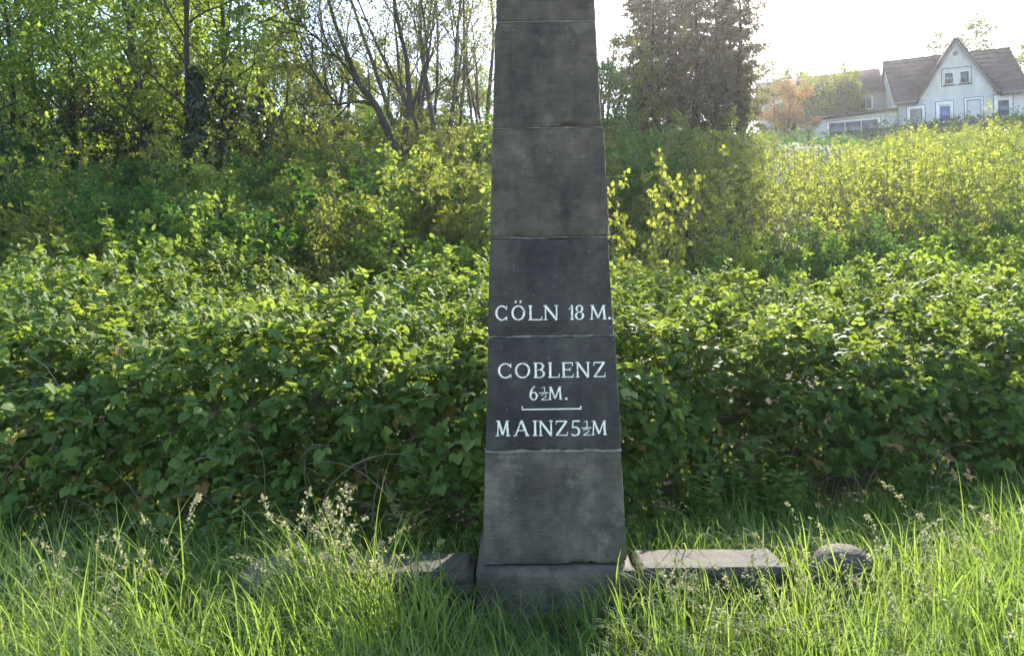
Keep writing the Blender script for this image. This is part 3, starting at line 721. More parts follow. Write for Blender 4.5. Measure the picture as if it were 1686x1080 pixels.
LEAN = plant_mesh('leaning_tree', 160, [lvl(paths=BOUGHS, len=10, r=.13, taper=.25), lvl(n=11, len=2.6, ang=45, r=.04, start=.25, wig=.12, up=.05, steps=6),
        lvl(n=6, len=1.7, ang=42, r=.016, start=.2, wig=.14, steps=4), lvl(n=4, len=.8, ang=42, r=.006, start=.2, wig=.15, steps=3)],
        'spring', .09, 8, 'olive', 'bark_dark', 2, 3, .14, DIAMOND, .3, 1.0)
ROUND = [plant_mesh('round_tree', 180 + s, [lvl(len=5.0, r=.12, steps=6, wig=.07), lvl(n=12, len=2.7, ang=58, r=.05, start=.15, wig=.14, up=.08, steps=5),
        lvl(n=6, len=1.2, ang=48, r=.016, start=.2, wig=.15, steps=4), lvl(n=4, len=.6, ang=48, r=.006, start=.2, wig=.15, steps=3)],
        'olive', .12, 20, 'olive', 'bark', 2, 2, .24, DIAMOND, .3, 1.1) for s in range(2)]
def recolour(ms, leafmat, barkmat=None):
    return (ms[0], ms[1], leafmat, barkmat)
G1 = 'slender trees of the wood'
def wood_label(px, Y):
    where = 'at the outer end of the wood' if px < 100 else 'near the pale-barked tree' if px < 230 else 'among the ivy-clad trunks' if px < 400 else 'between the ivy bush and the leaning boughs'
    return ('slender spring-leaved tree standing back ' if Y > 32.5 else 'slender dark-stemmed spring tree ') + where
for i, (px, Y, s, k) in enumerate(((-60, 24, .95, 0), (20, 27, .9, 1), (75, 31, 1.0, 2), (131, 28, .95, 0), (160, 26, .85, 1), (196, 29, 1.05, 2), (250, 34, 1.0, 1),
                                   (300, 32, .95, 0), (365, 31, .95, 2), (410, 36, .9, 1), (-20, 34, 1.1, 2), (340, 40, 1.0, 0), (110, 38, 1.1, 1), (455, 40, .75, 2))):
    tree_obj('spring_tree', TALL[k], px, Y, wood_label(px, Y), 'tree', G1, s, sz=s * RND.uniform(.9, 1.1), tilt=RND.uniform(-.05, .06))
# pale trunk, copper tree
tree_obj('pale_tree', recolour(TALL[0], 'spring', 'bark_pale'), 212, 33, 'straight pale-barked tree standing before the copper-leaved tree', 'tree', None, .85)
tree_obj('copper_tree', recolour(ROUND[0], 'red'), 184, 29.8, 'copper red leaved tree among the slender spring trees', 'tree', None, .84)
tree_obj('copper_tree', recolour(ROUND[1], 'red'), 238, 32, 'small rosy leaved tree glimpsed behind the ivy-clad leaning trunk', 'tree', None, .9)
# ivy-clad trunks
def ivy_tree(px, Y, lean, hgt, r, label, seed, bush=0.0):
    ms = TALL[seed % 3]; o = tree_obj('ivy_tree', ms, px, Y, label, 'tree', None, 1.0, tilt=lean)
    g = np.random.default_rng(seed); n = int(1500 * hgt / 4); z = g.uniform(0, hgt, n) ** 1.0; th = g.uniform(0, 6.283, n)
    rr = r * (1 + .5 * np.abs(wob(th * 2, z * 2, 1, seed))) * (1 - .4 * z / hgt) + bush * np.abs(wob(th, z, 1.2, seed + 1)) * np.exp(-((z - hgt * .5) / (hgt * .35)) ** 2)
    pos = np.stack([rr * np.cos(th), rr * np.sin(th), z], -1); outw = np.stack([np.cos(th), np.sin(th), 0 * th], -1)
    mb = MB(); leaves(mb, pos, unit(outw * .5 + np.array([0, 0, -.8]) + g.normal(size=(n, 3)) * .3), unit(outw + g.normal(size=(n, 3)) * .35), .13 * g.uniform(.7, 1.3, n), DIAMOND, g.uniform(.1, .9, n), 1.4)
    mb.tube([(0, 0, -.2), (0, 0, hgt)], [r * .85, r * .5], 8, .2, 1)
    mb.build('ivy', [M['ivy'], M['bark_dark']], o)
ivy_tree(262, 23.5, .16, 4.2, .24, 'leaning tree trunk wrapped in dark ivy', 3)
ivy_tree(330, 23, .0, 5.0, .30, 'thick upright tree trunk wrapped in dark ivy', 4)
ivy_tree(385, 24.5, .03, 4.6, .26, 'ivy-smothered tree with a broad dark bush of ivy', 5, 1.6)
# bare multi-stemmed trees in the middle
o = tree_obj('leaning_tree', LEAN, 640, 26, 'sparse tree with long dark boughs leaning over the shrubs', 'tree', None, 1.0, rz=0); o.location = _b
tree_obj('multistem_tree', SPARSE[0], 735, 29, 'many-stemmed tree with thin upright boughs close to the milestone', 'tree', 'many-stemmed trees', 1.05, rz=1.0)
tree_obj('multistem_tree', SPARSE[1], 690, 33, 'many-stemmed tree standing behind the leaning dark boughs', 'tree', 'many-stemmed trees', 1.0, rz=2.2)
tree_obj('multistem_tree', SPARSE[0], 800, 35, 'many-stemmed tree partly covered by the milestone edge', 'tree', 'many-stemmed trees', .9, rz=3.9)
tree_obj('multistem_tree', SPARSE[1], 560, 42, 'far thin-branched tree beyond the leaning boughs', 'tree', 'many-stemmed trees', .9, rz=.4)
tree_obj('multistem_tree', SPARSE[1], 1000, 44, 'thin-branched tree between the milestone and the conifers', 'tree', 'many-stemmed trees', .8, rz=5.0)
# rounder trees on the crest
for px, Y, s, mat, lab in ((470, 38, 1.0, 'maple', 'yellow-green rounded tree on the crest beyond the ivy bush'), (560, 40, .85, 'olive', 'olive rounded tree on the crest behind the leaning boughs'),
                           (640, 42, .95, 'maple', 'yellow-green rounded tree on the crest behind the many-stemmed trees'), (760, 40, .8, 'olive', 'olive rounded tree low behind the many-stemmed trees'),
                           (1040, 36, 1.0, 'olive', 'dull olive tree between milestone and conifers'), (1000, 33, .8, 'shade', 'dark green tree close behind the milestone edge')):
    tree_obj('rounded_tree', recolour(ROUND[int(px) % 2], mat), px, Y, lab, 'tree', None, s)

CREST = ('olive', 'spring', 'shade', 'maple', 'spring', 'olive')
for i, (px, Y, s) in enumerate(((-40, 36, 1.1), (30, 40, 1.2), (80, 44, 1.3), (140, 38, 1.0), (200, 36, .9), (265, 40, 1.1), (310, 44, 1.3), (390, 40, 1.2), (430, 46, 1.3), (505, 45, 1.1), (590, 46, 1.05), (665, 47, 1.0), (715, 44, .95), (790, 46, 1.0), (345, 35, .9), (60, 33, .9), (-10, 30, .9), (520, 36, .75), (700, 37, .75), (610, 34, .7))):
    m_ = CREST[i % 6]; lab = dict(olive='olive crest tree filling the gaps behind the wood', spring='fresh green crest tree filling the gaps behind the wood', shade='dark green crest tree filling the gaps behind the wood', maple='yellow-green crest tree filling the gaps behind the wood')[m_]
    tree_obj('crest_tree', recolour(ROUND[i % 2], m_), px, Y, lab, 'tree', 'crest trees behind the wood', s * .74)

# -- conifers
def conifer(seed, H, r):
    g = random.Random(seed); wood, crown = MB(), MB(); pos = []; dr = []
    P = [(0.12 * math.sin(z * .5 + seed), .1 * math.cos(z * .4), z) for z in np.linspace(-.3, H, 12)]
    wood.tube(P, np.linspace(r, .02, 12), 8, .3)
    z = 1.6
    while z < H * .98:
        t = z / H; ln = (3.3 * (1 - t) ** .5 + .3) * g.uniform(.6, 1.15) * min(1, .55 + t * 1.5)
        for k in range(g.choice((3, 4, 5))):
            a = g.uniform(0, 6.28); l = ln * g.uniform(.6, 1.15); d = Vector((math.cos(a), math.sin(a), .25 - .3 * (1 - t)))
            q = Vector((0, 0, z)); pts = [q.copy()]
            for i in range(6):
                q = q + d.normalized() * (l / 6); d.z += -.09 + .05 * i * (.5 + t); pts.append(q.copy())
            wood.tube([tuple(p) for p in pts], np.linspace(.035 * (1 - t) + .012, .004, 7), 4, .3)
            n = int(16 * l)
            for j in range(n):
                f = g.uniform(.15, 1) * 6; i = min(5, int(f)); b = pts[i].lerp(pts[i + 1], f - i)
                side = Vector((-math.sin(a), math.cos(a), 0)) * g.choice((-1, 1))
                e = (side * g.uniform(.1, .7) + d.normalized() * g.uniform(.1, .5) + Vector((0, 0, -g.uniform(.2, 1.1)))).normalized()
                for m in range(2):
                    o_ = b + e * (.22 * m) + Vector((g.gauss(0, .06), g.gauss(0, .06), g.gauss(0, .05)))
                    pos.append(tuple(o_)); dr.append(tuple(e))
        z += g.uniform(.22, .42)
    pos = np.array(pos); dr = np.array(dr); q = np.random.default_rng(seed); n = len(pos)
    leaves(crown, pos, unit(dr + q.normal(size=(n, 3)) * .25), q.normal(size=(n, 3)), .34 * q.uniform(.6, 1.3, n), SPRAY, q.uniform(0, 1, n), 2.2)
    return wood.mesh('conifer_trunk', M['bark_dark'], True), crown.mesh('conifer_crown', M['needle'])
CON = [conifer(300 + s, 15, .34) for s in range(3)]
for px, Y, s, k, lab in ((1082, 37, .60, 0, 'ragged conifer with drooping twigs on the milestone side of the group'), (1112, 40, .64, 1, 'tall conifer set back among the conifer group'),
                         (1152, 36, .61, 2, 'dark trunked conifer in the middle of the conifer group'), (1186, 38, .62, 0, 'bushy conifer next to the one nearest the white house'),
                         (1224, 37, .60, 1, 'broad conifer at the white house end of the conifer group'), (1062, 43, .64, 2, 'far conifer behind the ragged milestone-side one'),
                         (1134, 44, .66, 0, 'far conifer seen between the middle trunks'), (1206, 43, .64, 2, 'far conifer behind the bushy one')):
    tree_obj('conifer', CON[k], px, Y, lab, 'conifer', 'conifers on the slope', s, rz=px * .7)

# -- garden trees by the house
tree_obj('garden_tree', recolour(ROUND[0], 'maple'), 1372, 58.8, 'spreading yellow-green tree between the bronze tree and the house wing', 'tree', None, .95, X=23.6, dz=.2)
tree_obj('bronze_tree', recolour(ROUND[0], 'orange'), 1302, 53, 'bronze orange leaved tree beside the house extension', 'tree', None, .85, dz=-.2)
tree_obj('garden_tree', recolour(ROUND[1], 'maple'), 1400, 58.3, 'yellow-green garden tree in front of the house wing', 'tree', None, 1.05, X=26.2, dz=.2)
tree_obj('garden_tree', recolour(ROUND[0], 'olive'), 1375, 60, 'olive garden tree against the far end of the house wing', 'tree', None, .95, X=21.6, dz=.3)
for px, Y, s, lab in ((1606, 66, 2.0, 'leafy tree rising behind the dark roof of the white house'), (1690, 67, 1.7, 'tree behind the house end beside the tiled roof'), (1455, 76, 1.75, 'low tree on the skyline behind the house wing'),
                      (1395, 78, 1.9, 'rounded tree on the skyline behind the yellow-green garden tree'), (1335, 74, 1.75, 'small tree on the skyline behind the neighbouring house'), (1278, 72, 1.7, 'pale tree on the skyline past the conifers')):
    tree_obj('skyline_tree', recolour(ROUND[int(px) % 2], 'olive'), px, Y, lab, 'tree', None, s)

# -- shrubs
WHIP = [plant_mesh('maple_sapling', 400 + s, [lvl(stems=13, len=2.7, r=.016, steps=7, wig=.035, spread=.22, foot=.8, taper=.3, up=.03), lvl(n=9, len=.34, ang=55, r=.005, rmin=.003, start=.12, wig=.1, up=.05, steps=3, shape=lambda t: 1 - .35 * t)],
        'maple', .074, 13, 'maple', 'twig', 0, 1, .07, MAPLE, .35, 1.0, .5) for s in range(4)]
BUSH = [plant_mesh('shrub', 440 + s, [lvl(stems=9, len=2.2, r=.022, steps=6, wig=.08, spread=.55, foot=.5, taper=.3), lvl(n=7, len=.8, ang=48, r=.009, start=.15, wig=.12, up=.06, steps=4),
        lvl(n=4, len=.4, ang=45, r=.004, rmin=.003, start=.2, wig=.12, steps=3)], 'shade', .10, 9, 'shade', 'twig', 1, 1, .10, OVATE if s == 0 else DIAMOND, .35, 1.0, .7) for s in range(3)]
def scatter(n, px0, px1, Y0, Y1, seed, mind):
    g = random.Random(seed); pts = []
    tries = 0
    while len(pts) < n and tries < 6000:
        tries += 1
        Y = g.uniform(Y0, Y1); px = g.uniform(px0, px1); x = (px - 843) / FPX * Y
        if all((x - a) ** 2 + (Y - b) ** 2 > mind ** 2 for a, b in pts): pts.append((x, Y))
    return pts
def room(x, Y):
    """how tall a plant may grow here and leave the house in view"""
    px = 843 + x / Y * FPX
    yl = np.interp(px, [1000, 1130, 1180, 1220, 1290, 1340, 1420, 1500, 1600, 1686, 1760], [200, 255, 215, 205, 235, 245, 238, 218, 215, 205, 200])
    return EYE + (540 - yl + (px - 843) * math.sin(ROLL)) / FPX * Y - float(height(x, Y))
def maple_label(x, Y):
    if 843 + x / Y * FPX < 1235: return 'yellow-green young maple growing below the conifer group'
    if Y < 20: return 'yellow-green young maple just above the low shrubs behind the brambles'
    if Y > 31: return 'yellow-green young maple high on the slope just under the house'
    return 'yellow-green young maple halfway up the sunny slope'
# right slope: yellow young maples
for i, (x, Y) in enumerate(scatter(120, 1130, 1760, 16.5, 38, 1, 1.05)):
    s = min(RND.uniform(.7, 1.25), room(x, Y) / 3.1 * RND.uniform(.65, 1.05))
    if s < .3: continue
    tree_obj('maple_sapling', WHIP[i % 4] if i % 7 else recolour(WHIP[i % 4], 'spring'), 0, Y, maple_label(x, Y), 'sapling', 'young maples below the house', s, X=x, names=('stem', 'crown'))
SPIRE = plant_mesh('spire_sapling', 430, [lvl(stems=3, len=3.4, r=.016, steps=9, wig=.03, spread=.06, foot=.2, taper=.3), lvl(n=13, len=.32, ang=50, r=.005, rmin=.003, start=.1, wig=.1, up=.05, steps=3, shape=lambda t: 1 - .4 * t)],
        'maple', .10, 8, 'maple', 'twig', 0, 1, .07, MAPLE, .35, 1.0, .5)
for px, Y, yt, lab in ((1166, 26, 205, 'slender maple spire in front of the dark conifer trunks'), (1214, 27, 182, 'tall slender maple spire under the broad conifer'), (1246, 28, 190, 'tall slender maple spire between the conifers and the house'),
                       (1640, 30, 182, 'tall bushy maple spire reaching up before the house corner'), (1672, 24, 285, 'low maple spire beside the dark evergreen bush'), (1060, 24, 268, 'slender maple spire in the shade below the conifers')):
    x = (px - 843) / FPX * Y; s = (EYE + (540 - yt + (px - 843) * math.sin(ROLL)) / FPX * Y - float(height(x, Y))) / 3.4
    tree_obj('maple_spire', SPIRE, px, Y, lab, 'sapling', 'slender maple spires', .9, sz=s, names=('stem', 'crown'))
# middle behind the milestone, dimmer
for i, (x, Y) in enumerate(scatter(16, 990, 1150, 15, 30, 2, 1.2)):
    tree_obj('shrub', recolour(BUSH[i % 3], 'olive') if i % 2 else BUSH[i % 3], 0, Y, 'dull green shrub on the slope below the conifers', 'shrub', 'shrubs below the conifers', RND.uniform(.8, 1.2), X=x, names=('stem', 'crown'))
# left slope
def zone(Y): return ', just behind the brambles' if Y < 17.5 else ', halfway up the bank' if Y < 23.5 else ', high up close to the trunks'
OL = [recolour(b, 'olive') for b in BUSH]; SP = [recolour(b, 'spring') for b in BUSH]
for i, (x, Y) in enumerate(scatter(120, -60, 470, 13.5, 29, 3, 1.15)):
    k = i % 5
    ms = BUSH[i % 3] if k < 3 else SP[i % 3] if k < 4 else OL[i % 3]
    col = ('deep green', 'fresh green', 'olive brown')[0 if k < 3 else 1 if k < 4 else 2]; lab = col + ' shrub on the wooded slope'; grp = lab.replace('shrub', 'shrubs'); lab = lab + zone(Y)
    tree_obj('shrub', ms, 0, Y, lab, 'shrub', grp, RND.uniform(.75, 1.2), X=x, names=('stem', 'crown'))
for i, (x, Y) in enumerate(scatter(85, 440, 830, 13.5, 33, 4, 1.15)):
    k = i % 5
    ms = OL[i % 3] if k < 3 else SP[i % 3] if k < 4 else BUSH[i % 3]
    col = ('olive green', 'fresh green', 'deep green')[0 if k < 3 else 1 if k < 4 else 2]; lab = col + ' shrub below the many-stemmed trees'; grp = lab.replace('shrub', 'shrubs'); lab = lab + zone(Y)
    tree_obj('shrub', ms, 0, Y, lab, 'shrub', grp, RND.uniform(.75, 1.25), X=x, names=('stem', 'crown'))
for i, (px, Y, s) in enumerate(((-10, 27, 1.3), (35, 25, 1.2), (70, 28, 1.4), (120, 26, 1.2), (165, 29, 1.4), (215, 27, 1.3), (290, 28, 1.4), (345, 27, 1.2), (400, 26, 1.5), (430, 28, 1.5), (375, 28, 1.7), (480, 30, 1.2), (545, 29, 1.1))):
    tree_obj('dark_shrub', recolour(BUSH[i % 3], 'ivy'), px, Y, 'shrub coloured dark to stand for the shade under the trees of the wood', 'shrub', 'shrubs coloured dark for the shade in the wood', s, names=('stem', 'crown'))  # dark leaf colour makes the band of shade under the trees
# taller yellow maples among the left shrubs
for i, (px, Y, s) in enumerate(((300, 22, 1.1), (330, 24, 1.25), (275, 24, 1.0), (360, 23, 1.1), (250, 26, 1.0), (410, 25, 1.1), (100, 21, 1.0), (60, 19, .9), (140, 23, 1.1), (445, 24, 1.0), (385, 21, .9), (20, 23, 1.0),
                                (520, 26, 1.0), (600, 23, 1.1), (700, 24, 1.1), (740, 20, 1.0), (770, 25, 1.2), (780, 18, 1.1))):
    tree_obj('maple_sapling', WHIP[i % 4], px, Y, 'yellow-green young maple among the darker shrubs of the wood edge', 'sapling', 'young maples at the wood edge', s, names=('stem', 'crown'))
# low green shrubs at the foot of the sunny slope
for i, (x, Y) in enumerate(scatter(40, 1180, 1760, 13.2, 17, 5, .95)):
    tree_obj('shrub', BUSH[i % 3] if i % 2 else SP[i % 3], 0, Y, 'low green shrub at the foot of the young maples', 'shrub', 'shrubs at the foot of the young maples', RND.uniform(.5, .8), X=x, names=('stem', 'crown'))
BLO = plant_mesh('blossom_shrub', 480, [lvl(stems=7, len=1.5, r=.016, steps=6, wig=.08, spread=.5, foot=.4, taper=.3), lvl(n=6, len=.6, ang=48, r=.007, start=.3, wig=.12, up=.06, steps=4)], 'blossom', .06, 2, 'blossom', 'twig', 0, 1, .10, DIAMOND, .2, 1.3, .7)
for px, Y, lab in ((1312, 16.2, 'small shrub dotted with white blossom above the brambles'), (1476, 21.5, 'white blossomed shrub in the middle of the young maples')):
    tree_obj('blossom_shrub', BLO, px, Y, lab, 'shrub', None, .9, dz=.6, names=('stem', 'blossom'))
# hedge shrubs under the house
for i, (x, Y) in enumerate(scatter(30, 1380, 1760, 40, 50, 6, 1.4)):
    tree_obj('hedge_shrub', BUSH[i % 3] if i % 3 else SP[i % 3], 0, Y, 'rounded green hedge shrub below the house wall', 'shrub', 'hedge shrubs below the house', max(.22, min(.9, room(x, Y) / 3.2)), X=x, names=('stem', 'crown'))
dk = recolour(BUSH[1], 'ivy')
tree_obj('dark_shrub', dk, 1660, 33, 'dark evergreen bush on the slope below the house corner', 'shrub', None, .85, sz=.58, names=('stem', 'crown'))
# the sunlit sapling by the milestone
SAP = plant_mesh('near_sapling', 470, [lvl(stems=10, len=2.5, r=.014, steps=8, wig=.04, spread=.30, foot=.3, taper=.3, up=.02), lvl(n=11, len=.32, ang=55, r=.004, rmin=.003, start=.15, wig=.1, up=.05, steps=3, shape=lambda t: 1 - .3 * t)],
        'maple', .075, 14, 'maple', 'twig', 0, 1, .08, MAPLE, .35, 1.0, .5)
tree_obj('maple_sapling', SAP, 1048, 11.8, 'sunlit yellow maple sapling rising from the brambles beside the milestone', 'sapling', None, 1.0, sz=1.32, rz=.5, names=('stem', 'crown'))

# -- undergrowth on the hillside: low leaves nobody could count
def undergrowth():
    g = np.random.default_rng(55); n = 42000
    Y = 12.5 + 42 * g.uniform(0, 1, n) ** 1.3; X = g.uniform(-.95, 1.0, n) * (.75 * Y + 1)
    Z = height(X, Y) + np.abs(g.normal(0, .28, n)) * (1 + .8 * wob(X, Y, .5))
    pos = np.stack([X, Y, Z], -1)
    mb = MB(); leaves(mb, pos, g.normal(size=(n, 3)) * .6 + np.array([0, -.4, .2]), g.normal(size=(n, 3)) * .45 + np.array([0, -.2, .8]), g.uniform(.10, .24, n), DIAMOND,
                      np.clip(g.normal(.45, .2, n) + .15 * wob(X, Y, .3), 0, 1), 1.2)
    o = mb.build('hillside_undergrowth', M['shade']); tag(o, 'low green undergrowth covering the hillside between shrubs', 'undergrowth', kind='stuff')
undergrowth()

# ------------------------------------------------------------------ bramble thicket
PROF = np.array([(.25, .0), (.02, .40), (-.04, .80), (.10, 1.16), (.42, 1.42), (1.0, 1.56), (2.2, 1.78), (3.6, 2.06), (4.7, 2.28), (5.4, 2.0)])
def foot(X): return 5.50 + .30 * wob(X, 0 * X, .9, 1.3) + np.interp(X, [-5, -1, .5, 2.2, 3.4, 4.4, 7], [-.1, .0, .45, .85, .85, 1.05, .9])
def lift(X): return np.interp(X, [-8, -4, -1.5, 0, 1.5, 4, 8], [1.08, 1.06, 1.0, 1.02, 1.05, 0.98, 1.0])
def bramble_points(n, s_lo, s_hi, g, depth):
    seg_ = np.diff(PROF, axis=0); L = np.concatenate([[0], np.cumsum(np.hypot(seg_[:, 0], seg_[:, 1]))])
    s = g.uniform(s_lo, s_hi, n) * L[-1]
    dy = np.interp(s, L, PROF[:, 0]); z = np.interp(s, L, PROF[:, 1])
    i = np.clip(np.searchsorted(L, s) - 1, 0, len(seg_) - 1); tdir = unit(seg_[i])
    nrm = np.stack([0 * s, -tdir[:, 1], tdir[:, 0]], -1)          # outward: toward the viewer and up
    X = g.uniform(-1, 1, n); X = X * (1.6 + .84 * (6.2 + dy))
    Y = foot(X) + dy; z = z * lift(X) + np.clip(s / L[-1] - .22, 0, .4) * .75 * wob(X * .9, Y * .7, 1.0, 7.0)
    lump = wob(X * 1.3, s * 2.0, 1.0, .8) * .22 + wob(X * 2.9, s * 4.4, 1.0, 2.2) * .13
    nrm[:, 0] -= .5 * (wob((X + .1) * 1.3, s * 2.0, 1.0, .8) - wob((X - .1) * 1.3, s * 2.0, 1.0, .8)) / .2 * .17
    nrm = unit(nrm)
    P = np.stack([X, Y, z], -1) + nrm * (lump - np.abs(g.normal(0, depth, n)) if depth > 0 else lump * .5 - .22 - g.uniform(0, .35, n))[:, None]
    hollow = wob(X * .9, z * 1.6, 1.0, 5.0) + .35 * wob(X * 3.1, z * 3.3, 1.0, 4.0)
    low = np.clip((1.05 - z) / .8, 0, 1)
    trough = np.clip(-wob(X * 2.9, s * 4.4, 1.0, 2.2) * 2.0 - .25, 0, .9) * np.clip((s / L[-1] < .34) + .45, 0, 1)
    keep = (g.uniform(0, 1, n) > np.clip((hollow - .15) * 2.2, 0, .93) * low) & (g.uniform(0, 1, n) > trough) & (P[:, 2] > 0.03)
    if depth < 0: keep = P[:, 2] > .03
    return P[keep], nrm[keep], s[keep] / L[-1]

TRI = []
for k in range(3):                                              # three-fingered bramble leaf: end leaflet and two side ones
    Vs = []; Fs = []; c = 0
    for (ang, sc_, ox, oy) in ((0, 1.0, 0, .30), (math.radians(62 + 6 * k), .80, .03, .18), (math.radians(-60 - 5 * k), .80, -.03, .18)):
        V, F = OVATE; V = V.copy() * sc_; ca, sa = math.cos(ang), math.sin(ang)
        W = np.stack([V[:, 0] * 1.12 * ca + V[:, 1] * sa + ox, -V[:, 0] * 1.12 * sa + V[:, 1] * ca + oy, V[:, 2] - .10 * (ang != 0)], -1)
        Vs.append(W); Fs.append(F + c); c += len(W)
    TRI.append((np.concatenate(Vs), np.concatenate(Fs)))

def sprigs(g):
    """upright shoots that roughen the top"""
    P, Nn, S = bramble_points(620, .26, .95, g, .02); k = 9; n = len(P)
    h = g.uniform(.08, .30, n); t = np.linspace(.1, 1, k); a = np.arange(k) * 2.4
    lean = g.normal(0, .25, (n, 2))
    off_ = np.stack([np.cos(a)[None] * .05 + lean[:, 0:1] * (h[:, None] * t), np.sin(a)[None] * .05 + lean[:, 1:2] * (h[:, None] * t), h[:, None] * t], -1)
    Q = (P[:, None] + off_).reshape(-1, 3); N2 = np.repeat(unit(Nn + np.array([0, 0, 1.0])), k, 0)
    return [(Q, N2, np.repeat(S, k))]

def bramble():
    root = empty('bramble_thicket', (0, 8.0, 0)); tag(root, 'dense thicket of green brambles massed behind the milestone', 'brambles')
    off = np.array([0, 8.0, 0]); g = np.random.default_rng(77)
    A = [bramble_points(13000, 0.0, .36, g, .15), bramble_points(19000, .30, 1.0, g, .10), bramble_points(12000, 0.0, .95, g, -1)] + sprigs(g)
    P = np.concatenate([a[0] for a in A]); Nn = np.concatenate([a[1] for a in A]); S = np.concatenate([a[2] for a in A]); n = len(P)
    topness = np.clip((S - .22) / .2, 0, 1)[:, None]
    rd = g.normal(size=(n, 3))
    d = unit(Nn * .55 + rd * .55 + np.array([0, -.15, -.35]) * (1 - topness) + np.array([0, -.1, -.05]) * topness)
    nr = unit(Nn * .50 + np.array([0, -.15, .85]) + rd[:, ::-1] * .42)
    size = (.036 + .062 * g.uniform(0, 1, n) ** 1.3) * np.where(P[:, 1] > 8.5, 1.1, 1.0)
    inner = np.zeros(n, bool); i0 = len(A[0][0]) + len(A[1][0]); inner[i0:i0 + len(A[2][0])] = True; size[inner] *= 1.35
    tone = np.clip(g.normal(.42, .2, n) + .12 * topness[:, 0] + .12 * wob(P[:, 0], P[:, 2] * 2, 1.1, 3), 0, 1)
    tone[g.uniform(0, 1, n) < .025] = 1.3
    # the 300 that show largest: near, at the front, standing proud of the rest, within the view
    px = 843 + P[:, 0] / P[:, 1] * FPX; py = 540 - (P[:, 2] - EYE) / P[:, 1] * FPX
    front = np.zeros(n, bool); front[:len(A[0][0])] = True
    score = np.where(front & (px > 0) & (px < 1686) & (py > 560) & (py < 900) & ~((px > 790) & (px < 1035)), size / P[:, 1], 0) * (1 + .2 * g.uniform(0, 1, n))
    pick = np.argsort(-score)[:300]; rest = np.ones(n, bool); rest[pick] = False
    mb = MB(); kind = g.integers(0, 3, n)
    for k in range(3):
        m = rest & (kind == k); leaves(mb, P[m] - off, d[m], nr[m], size[m], TRI[k], tone[m])
    o = mb.build('foliage', M['bramble'], root); o['kind'] = 'stuff'
    tones = (.25, .45, .65, .85); base = {}
    for k in range(3):
        for q, t in enumerate(tones):
            m2 = MB(); m2.add(TRI[k][0], TRI[k][1], t); base[k, q] = m2.mesh('bramble_leaf', M['bramble'])
    for i in pick:
        dd = d[i]; sd = np.cross(dd, nr[i]); sd /= np.linalg.norm(sd); nn = np.cross(sd, dd)
        o = link('leaf', base[int(kind[i]), int(min(3, max(0, tone[i]) * 4))], root)
        s = size[i] * 1.12; mat = Matrix([[sd[r] * s, dd[r] * s, nn[r] * s, (P[i] + Nn[i] * .04 - off)[r]] for r in range(3)] + [[0, 0, 0, 1]])
        o.matrix_local = mat
    # canes: arching stems, some dead and pale
    R = random.Random(5); cm = []
    for k in range(6):
        mb = MB(); q = Vector((0, 0, 0)); dd = Vector((R.uniform(-.3, .3), R.uniform(-.3, 0), 1)).normalized(); pts = [q.copy()]; ln = R.uniform(.8, 1.6)
        for i in range(9):
            dd = (dd + Vector((R.gauss(0, .10), R.gauss(-.03, .08), -.10 - .02 * i))).normalized(); q = q + dd * ln / 9; pts.append(q.copy())
        mb.tube([tuple(p) for p in pts], np.linspace(.0065, .0025, 10), 5)
        for i in (3, 5, 7):
            b = pts[i]; e = b + Vector((R.uniform(-.25, .25), R.uniform(-.2, .05), R.uniform(-.05, .2)))
            mb.tube([tuple(b), tuple(b.lerp(e, .5) + Vector((0, 0, .02))), tuple(e)], [.003, .0025, .0015], 4)
        cm.append(mb.mesh('cane', M['twig'], True))
    for i in range(130):
        X = R.uniform(-5.5, 6.5); Y = float(foot(np.array(X))) + R.uniform(-.05, .45)
        o = link('cane', cm[i % 6], root); o.location = (X, Y - 8.0, R.uniform(-.05, .35)); o.rotation_euler = (R.gauss(0, .25), R.gauss(0, .25), R.uniform(0, 6.28)); s = R.uniform(.5, 1.05); o.scale = (s, s, s)
bramble()

# shoots standing above the brambles
def shoot_mesh(seed, h, leafmat, sz):
    g = np.random.default_rng(seed); mb = MB()
    z = np.linspace(0, h, 10); P = np.stack([.10 * np.sin(z * 2 + seed) * z / h, .05 * np.cos(z * 3) * z / h, z], -1)
    st = MB(); st.tube(P, np.linspace(.008, .003, 10), 5)
    n = 34; t = np.sort(g.uniform(.25, 1, n)); pos = np.stack([np.interp(t * h, z, P[:, k]) for k in range(3)], -1); a = np.arange(n) * 2.4
    d = np.stack([np.cos(a), np.sin(a), .25 + 0 * a], -1)
    leaves(mb, pos, d, g.normal(size=(n, 3)) * .3 + np.array([0, -.2, 1]), sz * (1.25 - .6 * t), MAPLE, g.uniform(.4, .95, n))
    return st.mesh('shoot_stem', M['twig'], True), mb.mesh('shoot_leaves', M[leafmat])
for px, Y, h, mat, lab in ((187, 9.8, 1.25, 'spring', 'upright leafy shoot standing out of the brambles by the wooded slope'), (703, 10.4, .75, 'spring', 'short leafy shoot poking above the brambles near the milestone'),
                           (1098, 9.6, .75, 'maple', 'bright shoot above the brambles beside the sunlit maple sapling'), (408, 10.2, .8, 'shade', 'dark green shoot above the brambles below the wooded slope')):
    x = (px - 843) / FPX * Y; base = float(np.interp(Y - foot(np.array(x)), PROF[:, 0][2:], PROF[:, 1][2:]) * lift(np.array(x))) - .25
    o = empty('leafy_shoot', (x, Y, base), px); tag(o, lab, 'shoot'); a, b = shoot_mesh(px, h, mat, .11); link('stem', a, o); link('leaves', b, o)

